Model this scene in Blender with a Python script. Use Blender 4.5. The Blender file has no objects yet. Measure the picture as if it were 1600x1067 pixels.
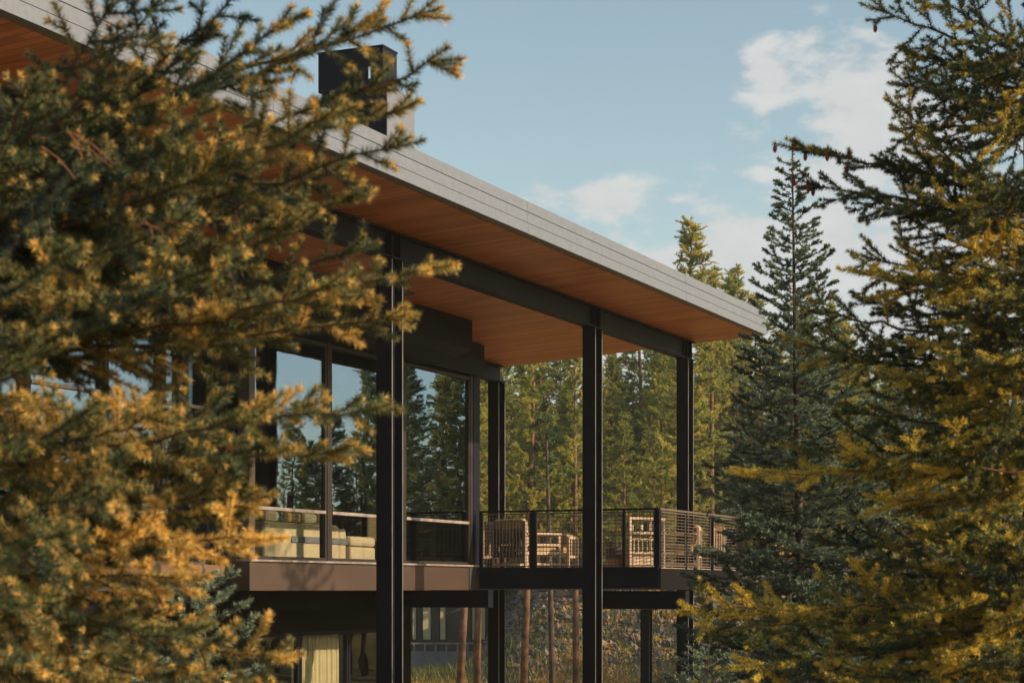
import bpy, math, random
import numpy as np
from mathutils import Vector, Matrix
R = math.radians
scene = bpy.context.scene
COL = scene.collection

# ------------------------------------------------------------------ camera, world, sun
# camera at the origin, looking along +Y, level (shift lens keeps the verticals upright); z = 0 is eye height
cam_d = bpy.data.cameras.new('camera'); cam = bpy.data.objects.new('camera', cam_d); COL.objects.link(cam)
cam.location = (0, 0, 0); cam.rotation_euler = (R(90), 0, 0)
cam_d.sensor_width = 36; cam_d.lens = 67.5
cam_d.shift_y = (920 - 533.5) / 1600
cam_d.clip_start = 0.05; cam_d.clip_end = 4000
cam_d.dof.use_dof = True; cam_d.dof.focus_distance = 29; cam_d.dof.aperture_fstop = 6.5
scene.camera = cam

SUN_EL, SUN_ROT = 25.0, 107.0          # rotation measured from +Y towards +X
sdir = Vector((math.cos(R(SUN_EL)) * math.sin(R(SUN_ROT)), math.cos(R(SUN_EL)) * math.cos(R(SUN_ROT)), math.sin(R(SUN_EL))))
sl = bpy.data.lights.new('sun', 'SUN'); so = bpy.data.objects.new('sun', sl); COL.objects.link(so)
sl.energy = 4.9; sl.angle = R(0.6); sl.color = (1.0, 0.74, 0.46)
so.rotation_euler = sdir.to_track_quat('Z', 'Y').to_euler()

w = bpy.data.worlds.new('World'); scene.world = w; w.use_nodes = True
N = w.node_tree.nodes; L = w.node_tree.links; N.clear()
def wn(t, **k):
    n = N.new(t)
    for a, b in k.items(): setattr(n, a, b)
    return n
sky = wn('ShaderNodeTexSky'); sky.sky_type = 'NISHITA'; sky.sun_disc = False
sky.sun_elevation = R(SUN_EL); sky.sun_rotation = R(SUN_ROT); sky.air_density = 0.9; sky.dust_density = 1.5; sky.ozone_density = 0.8
tint = wn('ShaderNodeMix', data_type='RGBA', blend_type='MULTIPLY'); tint.inputs[0].default_value = 1
L.new(sky.outputs[0], tint.inputs[6]); tint.inputs[7].default_value = (1.06, 1.0, 0.80, 1)
tc = wn('ShaderNodeTexCoord')
def vmath(op, a=None, b=None):
    n = wn('ShaderNodeVectorMath', operation=op)
    if a is not None: L.new(a, n.inputs[0])
    if isinstance(b, tuple): n.inputs[1].default_value = b
    elif b is not None: L.new(b, n.inputs[1])
    return n
def m(op, a, b=None, c=None, clamp=False):
    n = wn('ShaderNodeMath', operation=op, use_clamp=clamp)
    for i, v in enumerate((a, b, c)):
        if v is None: continue
        if isinstance(v, (int, float)): n.inputs[i].default_value = v
        else: L.new(v, n.inputs[i])
    return n.outputs[0]
nz = wn('ShaderNodeTexNoise'); nz.inputs['Scale'].default_value = 30; nz.inputs['Detail'].default_value = 7; nz.inputs['Roughness'].default_value = 0.58
mp = wn('ShaderNodeMapping'); mp.inputs['Scale'].default_value = (1, 1, 2.0); L.new(tc.outputs['Generated'], mp.inputs[0]); L.new(mp.outputs[0], nz.inputs[0])
sep = wn('ShaderNodeSeparateXYZ'); L.new(tc.outputs['Generated'], sep.inputs[0])
# cloud banks, each round one heading (azimuth tan, elevation tan), width and height
ax = m('DIVIDE', sep.outputs[0], m('MAXIMUM', sep.outputs[1], 0.05)); az = m('DIVIDE', sep.outputs[2], m('MAXIMUM', sep.outputs[1], 0.05))
front = m('GREATER_THAN', sep.outputs[1], 0.05)
dens = None
for cx, cz, rx, rz, pw in [(0.180, 0.276, 0.040, 0.022, .95), (0.130, 0.268, 0.012, 0.011, .8), (0.215, 0.244, 0.066, 0.014, 1.0), (0.190, 0.222, 0.050, 0.009, .75), (0.046, 0.203, 0.018, 0.009, 1.1), (0.012, 0.206, 0.012, 0.007, 1.05),
                       (0.18, 0.165, 0.090, 0.042, 1.3), (0.3, 0.12, 0.2, 0.05, 1.0), (0.105, 0.165, 0.03, 0.02, .55), (0.0, 0.09, 0.16, 0.025, .9), (-0.6, 0.3, 0.12, 0.06, .8), (1.1, 0.45, 0.3, 0.1, .8)]:
    dx = m('DIVIDE', m('SUBTRACT', ax, cx), rx); dz = m('DIVIDE', m('SUBTRACT', az, cz), rz)
    g = m('MULTIPLY', m('EXPONENT', m('MULTIPLY', m('ADD', m('MULTIPLY', dx, dx), m('MULTIPLY', dz, dz)), -0.8)), pw)
    dens = g if dens is None else m('ADD', dens, g)
dens = m('MULTIPLY', m('MINIMUM', dens, 1.25), front)
cl = m('ADD', dens, m('MULTIPLY', m('MULTIPLY', m('SUBTRACT', nz.outputs[0], 0.5), 3.3), m('MINIMUM', m('MULTIPLY', dens, 3.0), 1.0)))
mr = wn('ShaderNodeMapRange', interpolation_type='SMOOTHSTEP'); L.new(cl, mr.inputs[0]); mr.inputs[1].default_value = 0.30; mr.inputs[2].default_value = .98
mask = m('MULTIPLY', mr.outputs[0], 0.92)
cm = wn('ShaderNodeMix', data_type='RGBA'); L.new(mask, cm.inputs[0]); L.new(tint.outputs[2], cm.inputs[6])
CLOUD = wn('ShaderNodeMix', data_type='RGBA'); L.new(nz.outputs[0], CLOUD.inputs[0]); CLOUD.inputs[6].default_value = (2.6, 2.75, 2.85, 1); CLOUD.inputs[7].default_value = (3.9, 3.95, 3.85, 1)
L.new(CLOUD.outputs[2], cm.inputs[7])
bg = wn('ShaderNodeBackground'); bg.inputs[1].default_value = 0.14; L.new(cm.outputs[2], bg.inputs[0])
ow = wn('ShaderNodeOutputWorld'); L.new(bg.outputs[0], ow.inputs[0])

scene.view_settings.view_transform = 'Standard'; scene.view_settings.look = 'None'
scene.view_settings.exposure = 0.5; scene.view_settings.gamma = 1
scene.cycles.max_bounces = 8; scene.cycles.transparent_max_bounces = 12; scene.cycles.use_denoising = True

# ------------------------------------------------------------------ materials
def mat(name, col, rough=0.6, noise=None, spec=0.5, metal=0.0, bump=0.0, transl=0.0):
    mt = bpy.data.materials.new(name); mt.use_nodes = True
    n = mt.node_tree.nodes; l = mt.node_tree.links; b = n['Principled BSDF']
    b.inputs['Base Color'].default_value = (*col, 1); b.inputs['Roughness'].default_value = rough
    b.inputs['Metallic'].default_value = metal; b.inputs['Specular IOR Level'].default_value = spec
    if noise:
        col2, scale, det = noise[:3]; stretch = noise[3] if len(noise) > 3 else (1, 1, 1)
        t = n.new('ShaderNodeTexCoord'); mpn = n.new('ShaderNodeMapping'); mpn.inputs['Scale'].default_value = stretch
        x = n.new('ShaderNodeTexNoise'); x.inputs['Scale'].default_value = scale; x.inputs['Detail'].default_value = det
        cr = n.new('ShaderNodeMapRange'); cr.inputs[1].default_value = .35; cr.inputs[2].default_value = .65
        mx = n.new('ShaderNodeMix'); mx.data_type = 'RGBA'; mx.inputs[6].default_value = (*col, 1); mx.inputs[7].default_value = (*col2, 1)
        l.new(t.outputs['Object'], mpn.inputs[0]); l.new(mpn.outputs[0], x.inputs[0]); l.new(x.outputs[0], cr.inputs[0]); l.new(cr.outputs[0], mx.inputs[0]); l.new(mx.outputs[2], b.inputs['Base Color'])
        if bump:
            bp = n.new('ShaderNodeBump'); bp.inputs['Strength'].default_value = bump; l.new(x.outputs[0], bp.inputs['Height']); l.new(bp.outputs[0], b.inputs['Normal'])
    return mt

def needle_mat(name, dark, mid, light, transl=0.3):
    mt = bpy.data.materials.new(name); mt.use_nodes = True
    n = mt.node_tree.nodes; l = mt.node_tree.links; b = n['Principled BSDF']; out = n['Material Output']
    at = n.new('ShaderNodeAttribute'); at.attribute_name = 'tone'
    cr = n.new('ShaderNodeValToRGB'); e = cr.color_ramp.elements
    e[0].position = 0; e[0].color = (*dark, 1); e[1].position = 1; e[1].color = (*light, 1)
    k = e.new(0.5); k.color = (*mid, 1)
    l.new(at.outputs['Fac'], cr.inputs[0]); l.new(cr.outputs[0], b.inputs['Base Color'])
    b.inputs['Roughness'].default_value = 0.5; b.inputs['Specular IOR Level'].default_value = 0.35
    tr = n.new('ShaderNodeBsdfTranslucent'); l.new(cr.outputs[0], tr.inputs[0])
    ms = n.new('ShaderNodeMixShader'); ms.inputs[0].default_value = transl
    l.new(b.outputs[0], ms.inputs[1]); l.new(tr.outputs[0], ms.inputs[2]); l.new(ms.outputs[0], out.inputs[0])
    return mt

M = {}
M['black'] = mat('black_steel', (.0060, .0080, .0165), .55, ((.0085, .010, .019), 1.5, 5), .10)
M['edge'] = mat('edge_glint_paint', (.16, .16, .17), .4, ((.10, .10, .105), 3, 4), .4)  # pale colour painting the bright light caught on black steel edges
M['matte'] = mat('matte_black', (.006, .006, .007), .85, None, .08)
M['steel_soft'] = mat('dark_steel', (.012, .019, .024), .5, ((.025, .025, .028), 3, 3), .15)
M['bronze'] = mat('bronze_frame', (.022, .019, .020), .5, ((.03, .025, .024), 4, 3), .18)
M['sill'] = mat('pale_sill_metal', (.17, .145, .15), .3, ((.3, .27, .27), 5, 3), .5)
M['band'] = mat('brown_metal_band', (.058, .037, .030), .5, ((.045, .030, .025), 1.2, 4), .4)
M['fascia'] = mat('fascia_metal', (.135, .160, .215), .5, ((.115, .137, .185), 14, 6, (1, 1, 1)), .35, bump=.05)
M['groove'] = mat('fascia_groove', (.03, .03, .035), .7)
M['chim'] = mat('chimney_render', (.135, .16, .205), .6, ((.12, .14, .18), 2.5, 4), .3)
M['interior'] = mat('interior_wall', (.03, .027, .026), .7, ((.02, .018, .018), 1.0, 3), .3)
M['floor'] = mat('oak_floor', (.12, .07, .04), .4, ((.16, .1, .06), 3, 4), .4)
M['teak'] = mat('teak_wood', (.42, .33, .25), .6, ((.32, .25, .19), 8, 5), .3)
M['cushion'] = mat('tan_cushion', (.34, .26, .15), .85, ((.28, .2, .12), 6, 4), .2)
M['cushion_rust'] = mat('rust_cushion', (.17, .085, .05), .85, ((.13, .07, .045), 6, 4), .2)
M['sofa'] = mat('cream_upholstery', (.42, .37, .26), .85, ((.36, .31, .21), 5, 4), .2)
M['pillow'] = mat('ochre_pillow', (.48, .30, .11), .9, ((.4, .24, .08), 6, 4), .2)
M['slate'] = mat('slate_blanket', (.10, .12, .14), .9, ((.14, .15, .16), 8, 4), .2)
M['curtain'] = mat('cream_curtain', (.46, .42, .27), .9, ((.4, .36, .23), 4, 4), .1)
M['ink'] = mat('charcoal_weave', (.025, .028, .04), .7)
M['copper'] = mat('copper_tub', (.45, .20, .10), .4, ((.3, .13, .07), 6, 4), .5)
M['wire'] = mat('rail_wire', (.10, .075, .065), .45, None, .5)
M['towel'] = mat('pale_towel', (.5, .5, .46), .9, ((.3, .34, .3), 12, 3), .1)
M['bark'] = mat('grey_bark', (.10, .078, .064), .9, ((.03, .026, .024), 8, 8, (1, 1, .5)), .1, bump=.3)
M['bark_warm'] = mat('pine_bark', (.20, .115, .075), .9, ((.045, .035, .03), 5, 8, (1, 1, .5)), .1, bump=.6)
M['stem'] = mat('spruce_stem', (.17, .095, .055), .85, ((.10, .06, .04), 40, 4), .15)
M['bud'] = mat('spruce_bud', (.50, .22, .08), .6, None, .3)
M['cone'] = mat('red_cone', (.26, .05, .045), .55, ((.17, .035, .03), 60, 3), .3)
M['dead'] = mat('rusty_twigs', (.26, .11, .065), .85, ((.16, .07, .05), 30, 3), .1)
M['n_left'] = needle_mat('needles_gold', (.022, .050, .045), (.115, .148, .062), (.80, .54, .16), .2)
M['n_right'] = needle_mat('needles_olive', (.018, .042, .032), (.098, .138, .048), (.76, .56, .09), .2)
M['n_blue'] = needle_mat('needles_blue', (.022, .042, .036), (.115, .175, .128), (.34, .42, .30), .25)
M['n_pine'] = needle_mat('needles_pine', (.055, .095, .030), (.23, .28, .075), (.56, .48, .11), .45)
M['n_pine2'] = needle_mat('needles_pine_dark', (.035, .075, .042), (.15, .22, .08), (.44, .43, .10), .42)
M['wallfar'] = mat('far_timber', (.06, .055, .055), .8, ((.04, .04, .04), 2, 4), .2)
M['conc'] = mat('concrete', (.16, .17, .18), .8, ((.12, .13, .14), 2, 5), .2)

def soffit_mat():
    mt = mat('cedar_soffit', (.30, .12, .055), .42, None, .45)
    n = mt.node_tree.nodes; l = mt.node_tree.links; b = n['Principled BSDF']
    t = n.new('ShaderNodeTexCoord'); rot = n.new('ShaderNodeMapping'); rot.vector_type = 'POINT'; rot.inputs['Rotation'].default_value = (0, 0, TH)
    l.new(t.outputs['Object'], rot.inputs[0])
    s = n.new('ShaderNodeSeparateXYZ'); l.new(rot.outputs[0], s.inputs[0])       # x = across, y = along the building
    bd = n.new('ShaderNodeMath'); bd.operation = 'MULTIPLY'; bd.inputs[1].default_value = 1 / .14; l.new(s.outputs[1], bd.inputs[0])
    fl = n.new('ShaderNodeMath'); fl.operation = 'FLOOR'; l.new(bd.outputs[0], fl.inputs[0])
    fr = n.new('ShaderNodeMath'); fr.operation = 'FRACT'; l.new(bd.outputs[0], fr.inputs[0])
    # board ends staggered along x
    wn1 = n.new('ShaderNodeTexWhiteNoise'); wn1.noise_dimensions = '1D'; l.new(fl.outputs[0], wn1.inputs['W'])
    xo = n.new('ShaderNodeMath'); xo.operation = 'MULTIPLY_ADD'; l.new(s.outputs[0], xo.inputs[0]); xo.inputs[1].default_value = .42; l.new(wn1.outputs[0], xo.inputs[2])
    fx = n.new('ShaderNodeMath'); fx.operation = 'FLOOR'; l.new(xo.outputs[0], fx.inputs[0])
    cb = n.new('ShaderNodeCombineXYZ'); l.new(fl.outputs[0], cb.inputs[0]); l.new(fx.outputs[0], cb.inputs[1])
    wn2 = n.new('ShaderNodeTexWhiteNoise'); l.new(cb.outputs[0], wn2.inputs[0])
    g = n.new('ShaderNodeTexNoise'); g.inputs['Scale'].default_value = 5; g.inputs['Detail'].default_value = 6
    gm = n.new('ShaderNodeMapping'); gm.inputs['Scale'].default_value = (.35, 6, 1); l.new(rot.outputs[0], gm.inputs[0]); l.new(gm.outputs[0], g.inputs[0])
    ad = n.new('ShaderNodeMath'); ad.operation = 'MULTIPLY_ADD'; l.new(wn2.outputs[0], ad.inputs[0]); ad.inputs[1].default_value = .55; l.new(g.outputs[0], ad.inputs[2])
    mr2 = n.new('ShaderNodeMapRange'); mr2.inputs[1].default_value = .35; mr2.inputs[2].default_value = 1.1; l.new(ad.outputs[0], mr2.inputs[0])
    mx = n.new('ShaderNodeMix'); mx.data_type = 'RGBA'; mx.inputs[6].default_value = (.34, .115, .050, 1); mx.inputs[7].default_value = (.62, .24, .115, 1); l.new(mr2.outputs[0], mx.inputs[0])
    gr = n.new('ShaderNodeMath'); gr.operation = 'GREATER_THAN'; gr.inputs[1].default_value = .07; l.new(fr.outputs[0], gr.inputs[0])
    m2 = n.new('ShaderNodeMix'); m2.data_type = 'RGBA'; m2.inputs[6].default_value = (.10, .04, .02, 1); l.new(mx.outputs[2], m2.inputs[7]); l.new(gr.outputs[0], m2.inputs[0])
    l.new(m2.outputs[2], b.inputs['Base Color'])
    return mt

def glass_mat(name, refl=.30, tintc=(.75, .8, .8)):
    mt = bpy.data.materials.new(name); mt.use_nodes = True
    n = mt.node_tree.nodes; l = mt.node_tree.links; n.clear()
    o = n.new('ShaderNodeOutputMaterial'); g = n.new('ShaderNodeBsdfGlossy'); g.inputs['Roughness'].default_value = 0.004; g.inputs[0].default_value = (.60, .76, 1, 1)
    t = n.new('ShaderNodeBsdfTransparent'); t.inputs[0].default_value = (*tintc, 1)
    lw = n.new('ShaderNodeLayerWeight'); lw.inputs[0].default_value = .5
    pw = n.new('ShaderNodeMath'); pw.operation = 'POWER'; pw.inputs[1].default_value = 4; l.new(lw.outputs['Facing'], pw.inputs[0])
    a = n.new('ShaderNodeMath'); a.operation = 'MULTIPLY_ADD'; a.use_clamp = True; a.inputs[1].default_value = 1 - refl; a.inputs[2].default_value = refl; l.new(pw.outputs[0], a.inputs[0])
    tcn = n.new('ShaderNodeTexCoord'); no = n.new('ShaderNodeTexNoise'); no.inputs['Scale'].default_value = .9; l.new(tcn.outputs['Object'], no.inputs[0])
    bp = n.new('ShaderNodeBump'); bp.inputs['Strength'].default_value = .008; bp.inputs['Distance'].default_value = .3; l.new(no.outputs[0], bp.inputs['Height']); l.new(bp.outputs[0], g.inputs['Normal'])
    ms = n.new('ShaderNodeMixShader'); l.new(a.outputs[0], ms.inputs[0]); l.new(t.outputs[0], ms.inputs[1]); l.new(g.outputs[0], ms.inputs[2]); l.new(ms.outputs[0], o.inputs[0])
    return mt

# ------------------------------------------------------------------ building frame: a along the eaves (away), b towards the sun side
TH = math.atan(1330 / 3000); ST, CT = math.sin(TH), math.cos(TH)
def P(a, b, z): return (a * ST + b * CT, a * CT - b * ST, z)
M['soffit'] = soffit_mat()
M['glass'] = glass_mat('window_glass', .25)
M['glass_low'] = glass_mat('clear_glass', .035, (.95, .96, .95))

def tag(o, label=None, cat=None, group=None, kind=None):
    if label: o['label'] = label
    if cat: o['category'] = cat
    if group: o['group'] = group
    if kind: o['kind'] = kind
    return o

class MB:
    """collects boxes, bars and tubes; build() links them as ONE mesh object"""
    def __init__(s, xf=None): s.v = []; s.f = []; s.xf = xf or (lambda *p: p)
    def box(s, x0, x1, y0, y1, z0, z1, xf=None):
        k = len(s.v); f = xf or s.xf
        for x in (x0, x1):
            for y in (y0, y1):
                for z in (z0, z1): s.v.append(tuple(f(x, y, z)))
        s.f += [tuple(k + i for i in q) for q in ((0, 1, 3, 2), (4, 6, 7, 5), (0, 4, 5, 1), (2, 3, 7, 6), (0, 2, 6, 4), (1, 5, 7, 3))]
        return s
    def poly_prism(s, pts, y0, y1, xf=None):   # pts in (x,z), extruded along y
        k = len(s.v); n = len(pts); f = xf or s.xf
        for y in (y0, y1):
            for x, z in pts: s.v.append(tuple(f(x, y, z)))
        s.f += [tuple(k + i for i in range(n)), tuple(k + n + i for i in reversed(range(n)))]
        s.f += [(k + i, k + n + i, k + n + (i + 1) % n, k + (i + 1) % n) for i in range(n)]
        return s
    def tube(s, pts, rad, seg=8, xf=None):
        f = xf or s.xf; rings = []
        pts = [Vector(f(*p)) for p in pts]
        rads = rad if isinstance(rad, (list, tuple)) else [rad] * len(pts)
        for i, p in enumerate(pts):
            t = (pts[min(i + 1, len(pts) - 1)] - pts[max(i - 1, 0)]).normalized()
            u = t.cross(Vector((0, 0, 1))) if abs(t.z) < .9 else t.cross(Vector((1, 0, 0))); u.normalize(); v = t.cross(u)
            k = len(s.v); rings.append(k)
            for j in range(seg):
                an = 2 * math.pi * j / seg; s.v.append(tuple(p + (u * math.cos(an) + v * math.sin(an)) * rads[i]))
        for i in range(len(rings) - 1):
            for j in range(seg): s.f.append((rings[i] + j, rings[i] + (j + 1) % seg, rings[i + 1] + (j + 1) % seg, rings[i + 1] + j))
        s.f.append(tuple(rings[0] + j for j in range(seg))); s.f.append(tuple(rings[-1] + j for j in reversed(range(seg))))
        return s
    def build(s, name, material, parent=None, bevel=0, smooth=False):
        import bmesh
        me = bpy.data.meshes.new(name); off = Vector(parent['_org']) if parent is not None and '_org' in parent else Vector((0, 0, 0))
        me.from_pydata([Vector(p) - off for p in s.v], [], s.f)
        bm = bmesh.new(); bm.from_mesh(me); bmesh.ops.recalc_face_normals(bm, faces=bm.faces); bm.to_mesh(me); bm.free()
        me.materials.append(material)
        o = bpy.data.objects.new(name, me); COL.objects.link(o)
        if parent is not None:
            o.parent = parent; o['_org'] = tuple(off)
        if bevel:
            b = o.modifiers.new('bevel', 'BEVEL'); b.width = bevel; b.segments = 2; b.limit_method = 'ANGLE'
        if smooth:
            for p in me.polygons: p.use_smooth = True
        return o

def empty(name, loc, label, cat, group=None):
    o = bpy.data.objects.new(name, None); COL.objects.link(o); o.location = loc; o['_org'] = tuple(loc); o.empty_display_size = .2
    return tag(o, label, cat, group)

# ------------------------------------------------------------------ terrain
def smooth(x, a, b):
    t = np.clip((x - a) / (b - a), 0, 1); return t * t * (3 - 2 * t)
def ground_z(X, Y):
    X = np.asarray(X, float); Y = np.asarray(Y, float)
    z = -1.75 - 1.55 * smooth(Y, 4, 20)
    z = z + 0.12 * np.sin(X * .35 + 1) * np.sin(Y * .27) + .05 * np.sin(X * 1.1) * np.cos(Y * .9)
    bank = smooth(Y + 0.10 * X, 66, 86) * 4.3 * smooth(X, -2.5, 1.5)
    z = z + bank + smooth(Y, 98, 150) * 7.0 * smooth(Y, 90, 110) + smooth(Y, 150, 400) * 6
    return z
nx, ny = 150, 190
xs = np.concatenate([np.linspace(-900, -60, 15), np.linspace(-55, 60, nx - 30), np.linspace(66, 900, 15)])
ys = np.concatenate([np.linspace(-500, -20, 12), np.linspace(-15, 140, ny - 30), np.linspace(150, 2600, 18)])
gx, gy = np.meshgrid(xs, ys); gz = ground_z(gx, gy)
gv = np.stack([gx, gy, gz], -1).reshape(-1, 3); nxx = len(xs)
gf = [(j * nxx + i, j * nxx + i + 1, (j + 1) * nxx + i + 1, (j + 1) * nxx + i) for j in range(len(ys) - 1) for i in range(nxx - 1)]
me = bpy.data.meshes.new('ground'); me.from_pydata(gv.tolist(), [], gf)
for p in me.polygons: p.use_smooth = True
gm = mat('meadow_soil', (.30, .19, .05), .95, ((.12, .10, .03), .5, 8), .1, bump=.4); me.materials.append(gm)
g = bpy.data.objects.new('ground', me); COL.objects.link(g); g['kind'] = 'structure'

# ------------------------------------------------------------------ the lodge
LO = P(26, -16, -3.3)
lodge = empty('lodge', LO, 'dark steel and glass lodge with a flat cedar-lined roof on tall black columns', 'building')
SL = .066                                      # roof slope across the building
def zs(b): return 4.55 + SL * (b + 11.35)      # underside of the soffit
FB, A0, A1 = -9.98, 4.0, 33.95
def bp(pts_bz, a0, a1, mb=None):               # prism with a section in (b,z)
    mb = mb or MB(); mb.poly_prism(pts_bz, a0, a1, xf=lambda b, a, z: P(a, b, z)); return mb
# roof slab (above soffit) and fascia strips
bk = -27.0
roof = bp([(FB - .16, 5.0), (FB - .16, zs(FB) + .07), (bk, zs(bk) + .07), (bk, 5.0 + SL * (bk - FB))], A0, A1 - .05).build('roof', M['fascia'], lodge)
sof = bp([(FB - .13, zs(FB - .13)), (FB - .13, zs(FB) + .06), (bk, zs(bk) + .06), (bk, zs(bk))], A0 + .03, A1 - .03).build('soffit', M['soffit'], lodge)
z0 = zs(FB) - .004
gr = bp([(FB - .03, z0 + .02), (FB - .03, 5.04), (FB - .12, 5.04), (FB - .12, z0 + .02)], A0, A1 - .06).build('fascia_backing', M['groove'], roof)
for k, (q0, q1, o_) in enumerate([(z0, z0 + .135, .015), (z0 + .145, z0 + .278, .008), (z0 + .292, z0 + .425, 0)]):
    fm = MB()
    cuts = [A0, 10.2, 16.6, 23.0, 29.4, A1]
    for i in range(5): fm.poly_prism([(FB + o_, q0), (FB + o_, q1), (FB - .028, q1), (FB - .028 if k else FB - .12, q0)], cuts[i] + .003, cuts[i + 1] - .003, xf=lambda b, a, z: P(a, b, z))
    fm.build('fascia_board', M['fascia'], roof)
# end fascia
MB(P).poly_prism([(FB - .14, zs(FB - .14) + .002), (bk, zs(bk)), (bk, zs(bk) + .42), (FB - .14, zs(FB) + .42)], A1 - .028, A1, xf=lambda b, a, z: P(a, b, z)).build('fascia_board', M['fascia'], roof)

# columns: I sections, flanges facing along the eaves
def ibeam_vert(ac, bc, z0_, z1_, wb=.22, da=.31, t=.022):
    q = MB(P)
    q.box(ac - da / 2, ac - da / 2 + t, bc - wb / 2, bc + wb / 2, z0_, z1_)
    q.box(ac + da / 2 - t, ac + da / 2, bc - wb / 2, bc + wb / 2, z0_, z1_)
    q.box(ac - da / 2 + t, ac + da / 2 - t, bc - .008, bc + .008, z0_, z1_)
    return q
def uncol(x, b):   # a of the point seen at pixel column x on line b
    t = (x - 800) / 3000; d = b / (t * CT - ST); return d * (t * ST + CT)
CB = -11.35
cols = [(uncol(612, CB + .11) + .155, CB), (uncol(930, CB + .11) + .155, CB), (uncol(1075, CB + .11) + .155, CB)]
def bat(x, a):     # b of the point seen at pixel column x on line a
    t = (x - 800) / 3000; d = a / (t * ST + CT); return d * (t * CT - ST)
c4b = bat(779, 33.45) - .11
allcols = cols + [(33.6, c4b)]
for i, (a, b) in enumerate(allcols):
    gzl = float(ground_z(*P(a, b, 0)[:2])) - .3
    c = ibeam_vert(a, b, gzl, zs(b) - (.36 if i < 3 else .33)).build('column', M['black'], lodge)
    for e_ in (a - .155 + .011, a + .155 - .011): MB(P).box(e_ - .0105, e_ + .0105, b + .1102, b + .1135, gzl, zs(b) - .37).build('painted_edge_glint', M['edge'], c)  # sky glints on the flange edges, laid on as pale strips
    MB(P).box(a - .17, a + .17, b - .125, b + .125, zs(b) - (.36 if i < 3 else .33), zs(b) - (.345 if i < 3 else .315)).build('cap_plate', M['black'], c)
a0c = cols[0][0] - 9.0
# a column further back along the eaves, hidden in the spruce
ibeam_vert(a0c, CB, -3.4, zs(CB) - .36).build('column', M['black'], lodge)
def ibeam_a(b, a0, a1, zt, h=.34, w_=.2, t=.02):
    q = MB(P)
    q.box(a0, a1, b - w_ / 2, b + w_ / 2, zt - t, zt - .001); q.box(a0, a1, b - w_ / 2, b + w_ / 2, zt - h, zt - h + t)
    q.box(a0, a1, b - .008, b + .008, zt - h + t, zt - t)
    return q
def ibeam_b(a, b0, b1, zt, h=.32, w_=.2, t=.02):
    q = MB(P)
    q.box(a - w_ / 2, a + w_ / 2, b0, b1, zt - t, zt); q.box(a - w_ / 2, a + w_ / 2, b0, b1, zt - h, zt - h + t)
    q.box(a - .008, a + .008, b0, b1, zt - h + t, zt - t)
    return q
b1 = ibeam_a(CB, 6, 33.75, zs(CB - .1) - .003).build('beam', M['black'], lodge)
for a, b in cols:
    for q in (-.12, .12): MB(P).box(a + q - .006, a + q + .006, CB + .009, CB + .095, zs(CB) - .33, zs(CB) - .03).build('stiffener', M['black'], b1)
ibeam_a(c4b, 30.9, 33.75, zs(c4b - .1) - .003, h=.31).build('beam', M['black'], lodge)
ibeam_a(-20.5, 30.9, 33.75, zs(-20.6) - .003, h=.31).build('beam', M['black'], lodge)

# upper storey glazing on line GB
GB, GL, GR_ = -14.4, 23.25, 30.62
ZS, ZM, ZT = .42, 1.165, 3.72
# drop box above the glazing
ab_ = uncol(738, -13.4)
bp([(-13.4, 3.93), (-13.4, zs(-13.4) - .004), (GB - .3, zs(GB - .3) - .004), (GB - .3, ZT + .04), (-13.9, ZT + .04)], 16.0, ab_).build('shade_box', M['black'], lodge)
q = MB(P)
for k in range(3): q.box(16.2, ab_ - .1, -13.65 - k * .12, -13.62 - k * .12, ZT + .13 - k * .035, ZT + .15 - k * .035)
q.build('vent_slot', M['steel_soft'], lodge)
MB(P).box(ab_ + .004, 31.0, GB - .25, GB + .12, ZT + .04, zs(GB - .25) - .004).build('head_wall', M['black'], lodge)
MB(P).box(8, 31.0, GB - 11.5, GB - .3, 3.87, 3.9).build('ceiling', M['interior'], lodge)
# brown band and sill under the glazing
band = MB(P).box(GL - .12, GR_ + .35, GB - .25, GB + .12, -.02, ZS - .03).build('spandrel_band', M['band'], lodge)
MB(P).box(GR_ - .27, GR_ - .10, GB + .122, GB + .135, -.018, ZS - .035).build('dark_panel', M['ink'], band)
MB(P).box(GL - .13, GR_ + .36, GB - .1, GB + .16, ZS - .028, ZS).build('sill', M['sill'], band)
jx = [GL, uncol(510, GB), 28.0, GR_]
def window(aL, aR, b, z0_, z1_, zm=None, fm='bronze', fw=.05, glass='glass', glass_low='glass_low'):
    q = MB(P); q.box(aL, aL + fw, b - .04, b + .04, z0_, z1_).box(aR - fw, aR, b - .04, b + .04, z0_, z1_)
    q.box(aL + fw, aR - fw, b - .04, b + .04, z0_, z0_ + fw).box(aL + fw, aR - fw, b - .04, b + .04, z1_ - fw, z1_)
    wo = q.build('window', M[fm], lodge)
    if zm:
        MB(P).box(aL + fw, aR - fw, b - .04, b + .055, zm - .028, zm + .018).build('transom', M['sill'], wo)
        MB(P).box(aL + fw - .01, aR - fw + .01, b - .006, b + .006, zm + .016, z1_ - fw + .01).build('pane', M[glass], wo)
        MB(P).box(aL + fw - .01, aR - fw + .01, b - .006, b + .006, z0_ + fw - .01, zm - .026).build('pane', M[glass_low], wo)
    else:
        MB(P).box(aL + fw - .01, aR - fw + .01, b - .006, b + .006, z0_ + fw - .01, z1_ - fw + .01).build('pane', M[glass], wo)
    return wo
for i in range(3):
    window(jx[i] + .055, jx[i + 1] - .055, GB, ZS + .002, ZT, ZM)
for i in range(4):
    o_ = MB(P).box(jx[i] - (.10 if i == 0 else .053), jx[i] + .053, GB - .09, GB + (.05 if i else .1), ZS + .001, ZT + .03)
    o_.build('mullion', M['band' if i == 0 else 'bronze'], lodge)
MB(P).box(GR_ + .055, GR_ + .32, GB - .2, GB + .06, ZS + .001, ZT + .035).build('corner_post', M['black'], lodge)
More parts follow.
